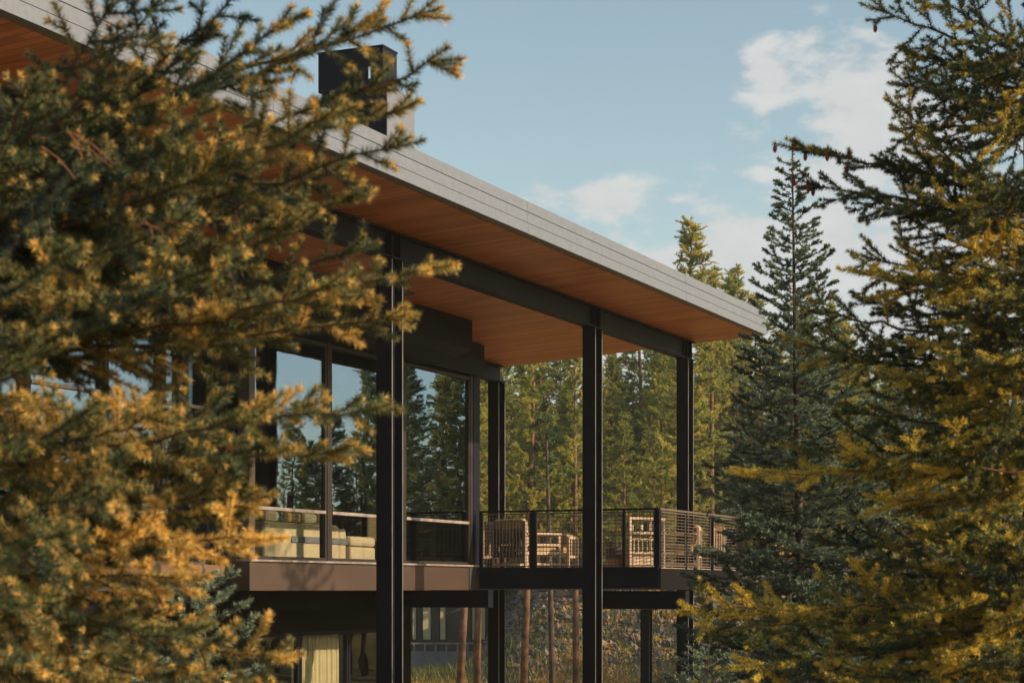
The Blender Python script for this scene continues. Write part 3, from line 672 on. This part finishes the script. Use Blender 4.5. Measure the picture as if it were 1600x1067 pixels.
o_, n_ = finish_crown(sk, 'crown', sp, (M['n_left'], M['stem'], M['bud']), 1500, .030, .0030, rng, rs, bud=.011, budfrac=.5, alpha=(38, 74)); COUNT['left'] = n_
# a few bare reddish twigs
q = MB()
for (x0_, y0_, x1_, y1_) in ((105, 205, 180, 258), (105, 205, 130, 250), (115, 225, 175, 262), (65, 230, 118, 280), (205, 352, 255, 362), (225, 345, 240, 372), (240, 356, 285, 350)):
    A_ = pxp(x0_, y0_, 5.15); B_ = pxp(x1_, y1_, 5.12); C_ = (A_ + B_) / 2 + np.array([0, 0, .012]); MB().tube([tuple(A_), tuple(C_), tuple(B_)], [.0026, .0022, .0012], 6).build('bare_twig', M['dead'], sp)

# ------------------------------------------------------------------ right foreground spruce (about 11 m away)
rs = np.random.RandomState(21); rng = np.random.default_rng(21)
TX, TY = 3.12, 11.3; tz0 = float(ground_z(TX, TY))
sp = empty('spruce_tree', (TX, TY, tz0), 'tall olive and gold spruce with red cones filling the right edge of the view', 'tree')
MB().tube([(TX, TY, tz0 - .2), (TX + .03, TY, 1), (TX - .02, TY, 3.2), (TX + .02, TY, 5.2), (TX, TY, 6.6)], [.17, .13, .09, .05, .01], 14).build('trunk', M['bark'], sp, smooth=True)
sk = Skel()
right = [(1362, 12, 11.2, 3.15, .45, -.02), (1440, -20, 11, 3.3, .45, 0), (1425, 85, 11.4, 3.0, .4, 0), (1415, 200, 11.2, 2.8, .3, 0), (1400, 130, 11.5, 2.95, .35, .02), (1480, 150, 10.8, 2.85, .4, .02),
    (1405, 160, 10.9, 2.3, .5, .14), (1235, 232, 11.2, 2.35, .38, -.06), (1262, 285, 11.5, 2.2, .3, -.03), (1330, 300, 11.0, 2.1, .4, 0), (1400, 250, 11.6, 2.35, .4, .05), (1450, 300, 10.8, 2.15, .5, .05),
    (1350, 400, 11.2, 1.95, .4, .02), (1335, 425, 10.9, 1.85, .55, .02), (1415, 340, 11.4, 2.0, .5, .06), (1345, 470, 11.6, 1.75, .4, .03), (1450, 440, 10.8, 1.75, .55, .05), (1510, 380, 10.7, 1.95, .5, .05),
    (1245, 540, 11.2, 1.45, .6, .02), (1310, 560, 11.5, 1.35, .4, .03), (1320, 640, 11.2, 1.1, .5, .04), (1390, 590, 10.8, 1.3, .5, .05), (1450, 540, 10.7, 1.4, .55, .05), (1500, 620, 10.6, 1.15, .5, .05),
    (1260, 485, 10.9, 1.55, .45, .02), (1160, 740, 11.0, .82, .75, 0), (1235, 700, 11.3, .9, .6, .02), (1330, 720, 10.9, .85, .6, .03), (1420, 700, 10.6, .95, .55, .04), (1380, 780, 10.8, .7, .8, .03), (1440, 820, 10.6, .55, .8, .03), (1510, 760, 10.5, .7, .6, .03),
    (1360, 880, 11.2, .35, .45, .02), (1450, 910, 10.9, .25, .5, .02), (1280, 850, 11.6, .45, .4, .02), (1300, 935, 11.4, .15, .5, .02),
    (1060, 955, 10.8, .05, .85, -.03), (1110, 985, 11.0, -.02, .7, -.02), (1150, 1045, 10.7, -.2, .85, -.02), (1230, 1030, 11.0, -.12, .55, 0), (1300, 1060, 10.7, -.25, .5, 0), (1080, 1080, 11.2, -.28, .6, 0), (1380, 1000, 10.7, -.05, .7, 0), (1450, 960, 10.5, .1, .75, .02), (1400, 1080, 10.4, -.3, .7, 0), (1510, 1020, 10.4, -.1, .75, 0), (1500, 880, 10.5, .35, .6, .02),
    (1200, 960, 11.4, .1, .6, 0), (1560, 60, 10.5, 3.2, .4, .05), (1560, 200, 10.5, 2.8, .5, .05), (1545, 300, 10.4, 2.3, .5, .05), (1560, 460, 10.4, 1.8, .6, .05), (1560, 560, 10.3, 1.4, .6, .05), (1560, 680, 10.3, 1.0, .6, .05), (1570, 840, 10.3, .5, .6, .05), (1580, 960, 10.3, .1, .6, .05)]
bp_red = []
for (x, y, d, rz_, tn, sg) in right:
    tip = pxp(x, y, d); base = np.array([TX + rs.normal(0, .03), TY, rz_ - .1 + rs.normal(0, .05)])
    pts = spruce_branch(sk, base, tip, rs, sag=sg + .02, lat=.52, step=.085, r=.014, bare=.1, tone0=tn + rs.normal(0, .12), upcurve=.1, roll=rs.normal(0, .6), fullness=.5)
    if (x, y) in ((1235, 232), (1262, 285), (1362, 12)): bp_red.append(pts)
# inner fill on the far and near side of the trunk
for k in range(150):
    z_ = rs.uniform(-.6, 4.0); an = rs.uniform(0, 2 * math.pi); ln = (1.45 - z_ * .17) * rs.uniform(.6, 1.0)
    if math.cos(an) < -.3 and abs(math.sin(an)) < .75: continue
    spruce_branch(sk, (TX, TY, z_), (TX + math.cos(an) * ln, TY + math.sin(an) * ln, z_ + .05 * ln), rs, sag=.08, lat=.42, step=.12, r=.013, bare=.2, tone0=rs.uniform(.2, .6), roll=rs.normal(0, .5), fullness=.5)
o_, n_ = finish_crown(sk, 'crown', sp, (M['n_right'], M['stem'], M['bud']), 900, .032, .0048, rng, rs, bud=.009, budfrac=.25, alpha=(38, 74)); COUNT['right'] = n_
# red cones hanging under the upper branches
cone_px = [(1397, 50, 11.2), (1248, 215, 11.2), (1213, 245, 11.2), (1264, 248, 11.2), (1294, 250, 11.2), (1332, 242, 11.2), (1335, 255, 11.1), (1256, 294, 11.4), (1268, 312, 11.4), (1197, 296, 11.4), (1318, 183, 11.2)]
tipa = np.array([t_[0] for t_ in sk.tips]); tpx = 800 + 3000 * tipa[:, 0] / tipa[:, 1]; tpy = 920 - 3000 * tipa[:, 2] / tipa[:, 1]
for (x, y, d) in cone_px:
    p = tipa[np.argmin((tpx - x) ** 2 + (tpy + 8 - y) ** 2)] - np.array([0, 0, .03]); q = MB()

    n = 9
    q.tube([(p[0], p[1], p[2] + .022), (p[0], p[1], p[2] + .012), (p[0] + .001, p[1], p[2] - .01), (p[0] + .002, p[1], p[2] - .026)], [.003, .010, .011, .003], 8)
    for k in range(18):
        an = k * 2.4; z_ = .016 - k * .0021; r_ = .0105 * (1 - abs(k - 8) / 16); c_, s_ = math.cos(an), math.sin(an)
        q.box(-.003, .003, 0, .004, -.003, .002, xf=lambda a, b, c: (p[0] + c_ * (r_ + b) - s_ * a, p[1] + s_ * (r_ + b) + c_ * a, p[2] + z_ + c))
    q.build('cone', M['cone'], sp)
# pale broken branch
A_ = pxp(1532, 730, 10.2); B_ = pxp(1605, 738, 10.2)
MB().tube([tuple(A_), tuple((A_ + B_) / 2 + np.array([0, 0, -.01])), tuple(B_)], [.003, .006, .008], 8).build('bare_branch', M['dead'], sp)

# ------------------------------------------------------------------ blue spruces near the deck (about 21 m away)
def conifer(loc, H, rad, seed, mats, label, group=None, nbr=110, dens=120, nl=.02, width=.006, lat=.4, topthin=.3, tone=.45, lean=0, name='spruce_tree', step=.12, power=.8, zmin=.06, fullness=.6, pexp=.9):
    rs = np.random.RandomState(seed); rng = np.random.default_rng(seed)
    x, y = loc; z = float(ground_z(x, y)); t = empty(name, (x, y, z), label, 'tree', group)
    MB().tube([(x, y, z - .2), (x + .02, y, z + H * .3), (x + lean * .6, y, z + H * .7), (x + lean, y, z + H)], [H * .010, H * .0075, H * .0035, .004], 10).build('trunk', M['bark'], t, smooth=True)
    sk = Skel()
    top = np.array([x + lean, y, z + H]); twig(sk, top - np.array([0, 0, .5]), np.array([0, 0, 1.]), .55, .008, rs, tone, 4, 0)
    for k in range(nbr):
        f = zmin + (1 - zmin - .02) * ((k + rs.random()) / nbr) ** pexp; zz = z + H * f
        ln = rad * (1 - f) ** power * rs.uniform(.75, 1.12) + .10; an = k * 2.399963 + rs.normal(0, .3)
        cx = x + (lean * (f / .7) * .6 if f < .7 else lean * (.6 + (f - .7) / .3 * .4)); base = np.array([cx, y, zz])
        lift = (.45 if f > .75 else .22 if f > .5 else .05) * ln
        tip = base + np.array([math.cos(an) * ln, math.sin(an) * ln, lift + rs.normal(0, .05) * ln])
        spruce_branch(sk, base, tip, rs, sag=.10, lat=lat * (.28 + .72 * min(1, (1 - f) * 1.5)), step=step, r=.004 + .012 * (1 - f), bare=.12, tone0=np.clip(tone + rs.normal(0, .1), 0, 1), upcurve=.25, fullness=fullness, roll=rs.normal(0, .3))
    o_, n_ = finish_crown(sk, 'crown', t, mats, dens, nl, width, rng, rs); COUNT[label[:18]] = n_
    return t
mb_ = (M['n_blue'], M['stem'], M['bud'])
conifer((3.28, 21.8), 8.35, 1.85, 3, mb_, 'slender blue spruce with a bare thin top rising right of the roof corner', nbr=340, dens=460, nl=.040, width=.011, lat=.60, lean=-.1, step=.17, fullness=.42, pexp=1.5, power=.95)
conifer((4.9, 23.5), 6.3, 2.1, 5, mb_, 'shorter blue-green spruce behind the right foreground spruce', nbr=200, dens=260, nl=.042, width=.014, lat=.42)
conifer((2.0, 19.6), 2.75, 1.25, 8, mb_, 'low bushy blue spruce below the right end of the deck', nbr=110, dens=330, nl=.036, width=.009, lat=.38, power=.6)
conifer((-2.75, 17.2), 3.35, 1.0, 9, (M['n_blue'], M['stem'], M['bud']), 'young blue pine with long needles below the brown window band', nbr=80, dens=420, nl=.06, width=.006, lat=.25, power=.5, tone=.6, step=.13)
conifer((7.7, 25.0), 10.7, 2.7, 12, mb_, 'tall thin spruce standing just beyond the right edge behind the foreground spruce', nbr=130, dens=260, nl=.05, width=.018, lat=.5, step=.15)
mo_ = (M['n_right'], M['stem'], M['bud'])
conifer((11.0, 19.6), 12.2, 2.6, 11, mo_, 'tall spruce standing beyond the right edge, mirrored in the glazing', nbr=110, dens=60, nl=.05, width=.03, lat=.5, step=.16)  # unseen tree added to put the slender blue spruce in shade
conifer((7.4, 4.0), 6.6, 2.0, 14, mo_, 'sparse spruce beyond the right edge shading the left foreground spruce', nbr=26, dens=60, nl=.05, width=.025, lat=.5, step=.2)  # unseen tree added to throw dappled shade on the left foreground spruce

# ------------------------------------------------------------------ background pines
def pine_template(seed, H, rad, mats, crown_from=.25, nbr=70, tone=.5, tufts=10, bark='bark_warm'):
    if seed in (103, 105, 107): bark = 'bark'
    rs = np.random.RandomState(seed); rng = np.random.default_rng(seed)
    sk = Skel(); bend = rs.normal(0, .15)
    for k in range(nbr):
        f = crown_from + (1 - crown_from) * ((k + rs.random()) / nbr); zz = H * f; g_ = (1 - (f - crown_from) / (1 - crown_from))
        ln = rad * (.25 + .75 * min(1, g_ * 1.5)) * rs.uniform(.6, 1.15) * (1 if g_ > .12 else .6); an = k * 2.4 + rs.normal(0, .4)
        base = np.array([bend * f, 0, zz]); tip = base + np.array([math.cos(an) * ln, math.sin(an) * ln, ln * rs.uniform(.05, .45)])
        tn = np.clip(tone + rs.normal(0, .18), 0, 1); n = 4; pts = [base + (tip - base) * i / n + np.array([0, 0, -.08 * ln * math.sin(math.pi * i / n)]) for i in range(n + 1)]
        for i in range(n): sk.add(pts[i], pts[i + 1], .018 * (1 - i / n * .7), .018 * (1 - (i + 1) / n * .7), 0 if i < 1 else .8, tn)
        for q_ in range(tufts):
            u = rs.uniform(.25, 1.0); i = min(int(u * n), n - 1); p = pts[i] + (pts[i + 1] - pts[i]) * (u * n - i)
            d = unit(unit(tip - base) * .6 + rs.normal(0, .55, 3) + np.array([0, 0, .35])); l_ = rs.uniform(.16, .38) * (.5 + .5 * rad)
            twig(sk, p, d, l_, .006, rs, np.clip(tn + rs.normal(0, .12), 0, 1), 2, .3)
    S, r0, r1, nd, tone_ = sk.arrays()
    T, tn = needle_geo(S, 190 * nd, .105, .024, rng, tone_, (25, 70), up=.3)
    V, F = stem_geo(S, r0, r1)
    crown = tri_mesh('crown', (V, F), T, [mats, M['stem']], None, tn)
    tr = MB().tube([(0, 0, -.6), (bend * .3, 0, H * .3), (bend * .7, 0, H * .7), (bend, 0, H)], [H * .0075 + .02, H * .0062 + .015, H * .004 + .01, .01], 8).build('trunk', M[bark], None, smooth=True)
    # dead lower stubs
    return crown.data, tr.data, (crown, tr)
tpl = []
specs = [(101, 14, 1.5, 'n_pine', .2, 110, .55), (102, 15, 1.25, 'n_pine', .25, 100, .6), (103, 12.5, 1.7, 'n_pine2', .1, 120, .45), (104, 13, 1.35, 'n_pine', .12, 115, .45), (105, 11, 1.5, 'n_pine2', .03, 120, .5), (106, 16, 1.1, 'n_pine', .40, 90, .65), (107, 8, .5, 'n_pine2', .75, 14, .3)]
for s_ in specs:
    cd, td, obs = pine_template(s_[0], s_[1], s_[2], M[s_[3]], s_[4], s_[5], s_[6]); tpl.append((cd, td, s_[1]))
    for o in obs: bpy.data.objects.remove(o)
rp = random.Random(5)
def lbl(i, kind, px):
    return None
placed = []
def pine(x_px, d, top_px, kind, label=None):
    X = (x_px - 800) / 3000 * d; Y = d; z = float(ground_z(X, Y)); cd, td, H0 = tpl[kind]
    ztop = (920 - top_px) / 3000 * d; sc = (ztop - z) / H0
    t = empty('pine_tree', (X, Y, z), label or '', 'tree', 'pines standing behind the lodge')
    sxy = min(max(sc * 1.25, .8), 1.7); t.scale = (sxy, sxy, sc); t.rotation_euler = (R(rp.gauss(0, 1.1)), R(rp.gauss(0, 1.3)), rp.uniform(0, 6.28))
    for nm, dd in (('crown', cd), ('trunk', td)):
        o = bpy.data.objects.new(nm, dd); COL.objects.link(o); o.parent = t
    placed.append((t, x_px, d, top_px, kind)); return t
# (photo column, distance, top row, template)
rows = [(1068, 72, 352, 1), (1112, 80, 425, 5), (1140, 88, 425, 1), (1160, 84, 440, 3), (1010, 90, 430, 0), (1035, 92, 470, 2), (745, 62, 500, 5), (718, 60, 480, 5), (690, 90, 480, 1),
    (668, 94, 500, 0), (640, 96, 500, 0), (762, 96, 500, 5), (800, 88, 480, 0), (818, 63, 470, 5), (845, 92, 500, 3), (864, 61, 640, 6), (868, 96, 560, 4), (890, 90, 640, 3), (900, 64, 560, 5), (950, 89, 560, 3), (962, 94, 540, 1),
    (985, 98, 640, 2), (1000, 88, 650, 4), (1040, 90, 540, 3), (1098, 88, 540, 0), (1125, 92, 520, 2), (1180, 90, 470, 0), (1205, 86, 540, 3), (1230, 92, 520, 1), (1262, 86, 490, 3), (1290, 90, 560, 0), (1312, 84, 500, 1), (1340, 92, 540, 2),
    (1365, 90, 560, 0), (1395, 86, 600, 3), (1420, 92, 560, 1), (1450, 86, 580, 2), (1480, 90, 540, 0), (1510, 86, 560, 3), (1545, 90, 520, 1), (1580, 88, 540, 0), (1620, 90, 500, 2),
    (925, 100, 600, 2), (980, 104, 600, 4), (830, 100, 600, 4), (780, 102, 560, 2), (1070, 102, 540, 2), (1150, 100, 540, 4), (1240, 104, 550, 2), (1340, 102, 570, 4), (1430, 104, 580, 2), (880, 106, 600, 4), (1020, 108, 620, 0), (740, 100, 540, 0), (705, 98, 540, 2),
    (1180, 87, 660, 4), (1120, 89, 640, 4), (820, 93, 640, 4), (940, 92, 680, 4), (1060, 94, 600, 4), (790, 91, 620, 3), (850, 88, 720, 4), (970, 87, 730, 4), (1030, 86, 700, 2), (760, 87, 700, 4), (905, 86, 740, 2), (1090, 86, 700, 4), (1150, 85, 720, 2), (808, 108, 560, 0), (958, 112, 570, 3), (945, 79, 580, 0), (975, 77, 650, 3), (1008, 80, 600, 0), (1036, 78, 560, 3), (1255, 82, 500, 2), (1290, 84, 480, 3), (1325, 82, 510, 1), (1360, 80, 530, 3), (650, 120, 520, 4), (720, 122, 540, 2), (775, 124, 560, 4), (842, 122, 590, 2), (880, 124, 620, 4), (918, 122, 610, 2), (955, 126, 620, 4), (990, 120, 640, 2), (1025, 124, 620, 4), (1062, 122, 560, 2), (1095, 126, 580, 4), (1132, 122, 540, 2), (1168, 124, 560, 4), (1210, 122, 560, 2), (1250, 124, 560, 4), (1295, 122, 560, 2), (1340, 124, 580, 4), (1390, 122, 590, 2), (1440, 124, 600, 4), (1490, 122, 590, 2), (1540, 124, 590, 4), (1045, 110, 500, 1), (1110, 112, 500, 0)]
for r_ in rows: pine(*r_)
for k, (X, Y, kd, sc) in enumerate(((22.5, 60, 3, .95), (19, 59, 1, .9), (26.5, 61, 0, 1.0), (29, 56, 2, 1.05), (33, 66, 1, 1.0))):
    cd, td, H0 = tpl[kd]; t = empty('pine_tree', (X, Y, float(ground_z(X, Y))), 'pine beyond the right edge, part of the treeline mirrored in the lodge glass', 'tree', 'pines beyond the right edge mirrored in the glass'); t.scale = (sc * 1.15, sc * 1.15, sc); t.rotation_euler = (0, 0, k)
    for nm, dd in (('crown', cd), ('trunk', td)): o = bpy.data.objects.new(nm, dd); COL.objects.link(o); o.parent = t
# pines beyond the right edge that the glazing mirrors
for k in range(26):
    an = R(43 + k * .78 + rp.uniform(-.5, .5)); d = rp.uniform(34, 58); X = -2 + math.sin(an) * d; Y = 30 + math.cos(an) * d
    z = float(ground_z(X, Y)); kd = rp.choice([0, 1, 2, 3, 4, 5]); cd, td, H0 = tpl[kd]; zt = (8.6 if k < 12 else 6.4) * rp.uniform(.75, 1.15); sc = (zt - z) / H0
    t = empty('pine_tree', (X, Y, z), '', 'tree', 'pines beyond the right edge mirrored in the glass'); t.scale = (sc * 1.1, sc * 1.1, sc); t.rotation_euler = (0, 0, rp.uniform(0, 6.28))
    t['label'] = 'pine beyond the right edge, part of the treeline mirrored in the lodge glass'
    for nm, dd in (('crown', cd), ('trunk', td)): o = bpy.data.objects.new(nm, dd); COL.objects.link(o); o.parent = t

kinds = ['bushy yellow-green', 'slim light green', 'dense dark', 'ragged olive', 'low dark bushy', 'tall bare-stemmed', 'dead thin']
order = sorted(placed, key=lambda q_: q_[1])
zones = [(735, 'through the pane beside the tall front column'), (795, 'between the corner post and far column'), (908, 'between the far and middle columns'), (1060, 'between the middle column and the right column'),
         (1190, 'between the right column and the roof corner'), (1330, 'behind the slender blue spruce'), (1700, 'behind the right foreground spruce')]
ordinal = ['first', 'second', 'third', 'fourth', 'fifth', 'sixth', 'seventh', 'eighth', 'ninth', 'tenth', 'eleventh', 'twelfth', 'thirteenth', 'fourteenth', 'fifteenth', 'sixteenth', 'seventeenth', 'eighteenth', 'nineteenth', 'twentieth', 'twenty-first', 'twenty-second', 'twenty-third', 'twenty-fourth', 'twenty-fifth', 'twenty-sixth', 'twenty-seventh', 'twenty-eighth']
lo = 0
for hi, nm in zones:
    zz = [q_ for q_ in order if lo <= q_[1] < hi]; lo = hi
    for i, (t, x_, d_, tp_, kd) in enumerate(zz): t['label'] = f'{kinds[kd]} pine, {ordinal[i]} from the left {nm}'
placed[0][0]['label'] = 'light green pine whose tip rises highest above the roof edge'

# ------------------------------------------------------------------ ground cover: grass, stones
def blades(name, n, xr, yr, hgt, wd, seed, m_, label, cat, zoff=0):
    rng = np.random.default_rng(seed); X = rng.uniform(*xr, n); Y = rng.uniform(*yr, n); Z = ground_z(X, Y)
    h = hgt * rng.uniform(.4, 1.2, n); an = rng.uniform(0, 6.28, n); w_ = wd
    dx = np.cos(an) * w_; dy = np.sin(an) * w_; lx = rng.normal(0, .35, n) * h; ly = rng.normal(0, .35, n) * h
    T = np.stack([np.stack([X - dx, Y - dy, Z - .02], 1), np.stack([X + dx, Y + dy, Z - .02], 1), np.stack([X + lx, Y + ly, Z + h], 1)], 1)
    o = tri_mesh(name, (np.zeros((0, 3)), np.zeros((0, 4), int)), T, [m_, m_], None, np.clip(rng.normal(.5, .25, n), 0, 1)); tag(o, label, cat, kind='stuff')
M['grass'] = needle_mat('meadow_grass', (.07, .08, .02), (.42, .27, .06), (.62, .40, .10), .3)
M['grass_g'] = needle_mat('green_grass', (.03, .05, .015), (.07, .09, .02), (.16, .15, .03), .3)
blades('meadow_grass', 90000, (-9, 6), (44, 70), .14, .012, 1, M['grass'], 'dry golden meadow grass under the lodge', 'grass')
blades('tall_grass', 9000, (-8, 18), (66, 76), .5, .02, 2, M['grass_g'], 'tall green grass and weeds at the edge of the trees', 'grass')
def stones(n, seed):
    rng = np.random.default_rng(seed); X = rng.uniform(-1.5, 22, n); Y = rng.uniform(64, 90, n); Z = ground_z(X, Y)
    base = np.array([[1, 0, 0], [-1, 0, 0], [0, 1, 0], [0, -1, 0], [0, 0, 1], [0, 0, -1]], float); fs = np.array([[0, 2, 4], [2, 1, 4], [1, 3, 4], [3, 0, 4], [2, 0, 5], [1, 2, 5], [3, 1, 5], [0, 3, 5]])
    s = rng.uniform(.05, .17, n) * np.where(rng.random(n) < .06, 2.0, 1)
    V = base[None] * s[:, None, None] * rng.uniform(.6, 1.3, (n, 6, 1)) * np.array([1, 1, .75]); V = V + rng.normal(0, .15, V.shape) * s[:, None, None] + np.stack([X, Y, Z], 1)[:, None]
    T = V[:, fs].reshape(-1, 3, 3); tn = np.repeat(rng.random(n), 8)
    o = tri_mesh('stones', (np.zeros((0, 3)), np.zeros((0, 4), int)), T, [M['stone'], M['stone']], None, tn); tag(o, 'grey and rusty stones covering the bank behind the deck', 'stones', kind='stuff')
M['stone'] = needle_mat('bank_stone', (.02, .024, .028), (.06, .06, .064), (.22, .125, .075), 0.0)
stones(26000, 4)
for k, (x_, y_, d_) in enumerate(((940, 1000, 66), (1040, 985, 64), (860, 1020, 64), (975, 1010, 60), (905, 1015, 70), (1110, 1000, 62))):
    X = (x_ - 800) / 3000 * d_; z = float(ground_z(X, d_)); rr = np.random.RandomState(50 + k); sk = Skel()
    t = empty('shrub', (X, d_, z), ['yellow shrub at the foot of the stone bank, below the middle column', 'green shrub beneath the right end of the deck', 'small yellow-green shrub near the dark trunk behind the deck', 'low golden shrub right of the middle column foot', 'pale shrub left of the middle column at the bank', 'olive shrub beyond the deck post at the right'][k], 'shrub', 'shrubs on the bank')
    for j in range(46):
        d = unit(rr.normal(0, 1, 3) * np.array([1, 1, .5]) + np.array([0, 0, .8])); twig(sk, np.array([X, d_, z]) + rr.normal(0, .12, 3) * np.array([1, 1, 0]), d, rr.uniform(.5, 1.2), .01, rr, .6 + .1 * (k % 2), 4, .2)
    finish_crown(sk, 'foliage', t, (M['grass_g'] if k % 2 else M['grass'], M['stem']), 70, .07, .02, np.random.default_rng(k), rr, cname='foliage')

# ------------------------------------------------------------------ far cabin behind the meadow, glimpsed under the lodge
fc = pxp(700, 1040, 84); fz = float(ground_z(fc[0], 84))
cab = empty('cabin', (fc[0], 84, fz), 'distant low timber cabin with lit cream windows seen under the lodge', 'building')
XA, XB, YA = -6.5, -.7, 84
MB().box(XA, XB, YA, YA + 5, fz - .3, .2).build('wall', M['wallfar'], cab)
MB().poly_prism([(XA - .5, .2), (XB + .5, .2), (XB + .5, .38), (XA - .5, .38)], YA - .8, YA + 5.6, xf=lambda x, y, z: (x, y, z)).build('roof', M['wallfar'], cab)
for x0_, x1_ in ((645, 650), (661, 673), (688, 696), (738, 746), (748, 758), (628, 640)):
    a_, b_ = (x0_ - 800) / 3000 * 84, (x1_ - 800) / 3000 * 84
    wd_ = MB().box(a_, b_, YA - .06, YA - .005, -2.2, -.45).build('window', M['curtain'], cab)
    MB().box(a_ - .05, a_, YA - .09, YA - .005, -2.25, -.4).box(b_, b_ + .05, YA - .09, YA - .005, -2.25, -.4).build('frame', M['black'], wd_)
MB().box(XA, XB + 1.2, YA - 2.2, YA - 2.0, fz - .3, -2.65).build('terrace_wall', M['conc'], cab)
q = MB().box(XA, XB + 1.2, YA - 2.15, YA - 2.08, -2.34, -2.28)
for k in range(16): x = XA + k * .46; q.box(x, x + .05, YA - 2.14, YA - 2.09, -2.65, -2.34)
q.build('terrace_rail', M['sill'], cab)

# ------------------------------------------------------------------ air
hz = bpy.data.materials.new('haze_air'); hz.use_nodes = True; hn = hz.node_tree.nodes; hl = hz.node_tree.links; hn.clear()
ho = hn.new('ShaderNodeOutputMaterial'); hv = hn.new('ShaderNodeVolumePrincipled'); hv.inputs['Color'].default_value = (.85, .88, .86, 1); hv.inputs['Density'].default_value = .0004; hv.inputs['Anisotropy'].default_value = 0
hl.new(hv.outputs[0], ho.inputs['Volume'])
o = MB().box(-950, 950, -550, 2700, -7, 24).build('haze', hz); o['kind'] = 'stuff'; o['label'] = 'thin evening haze in the air between the trees'

for o in list(bpy.data.objects):
    if '_org' in o: del o['_org']
print('NEEDLES', COUNT)
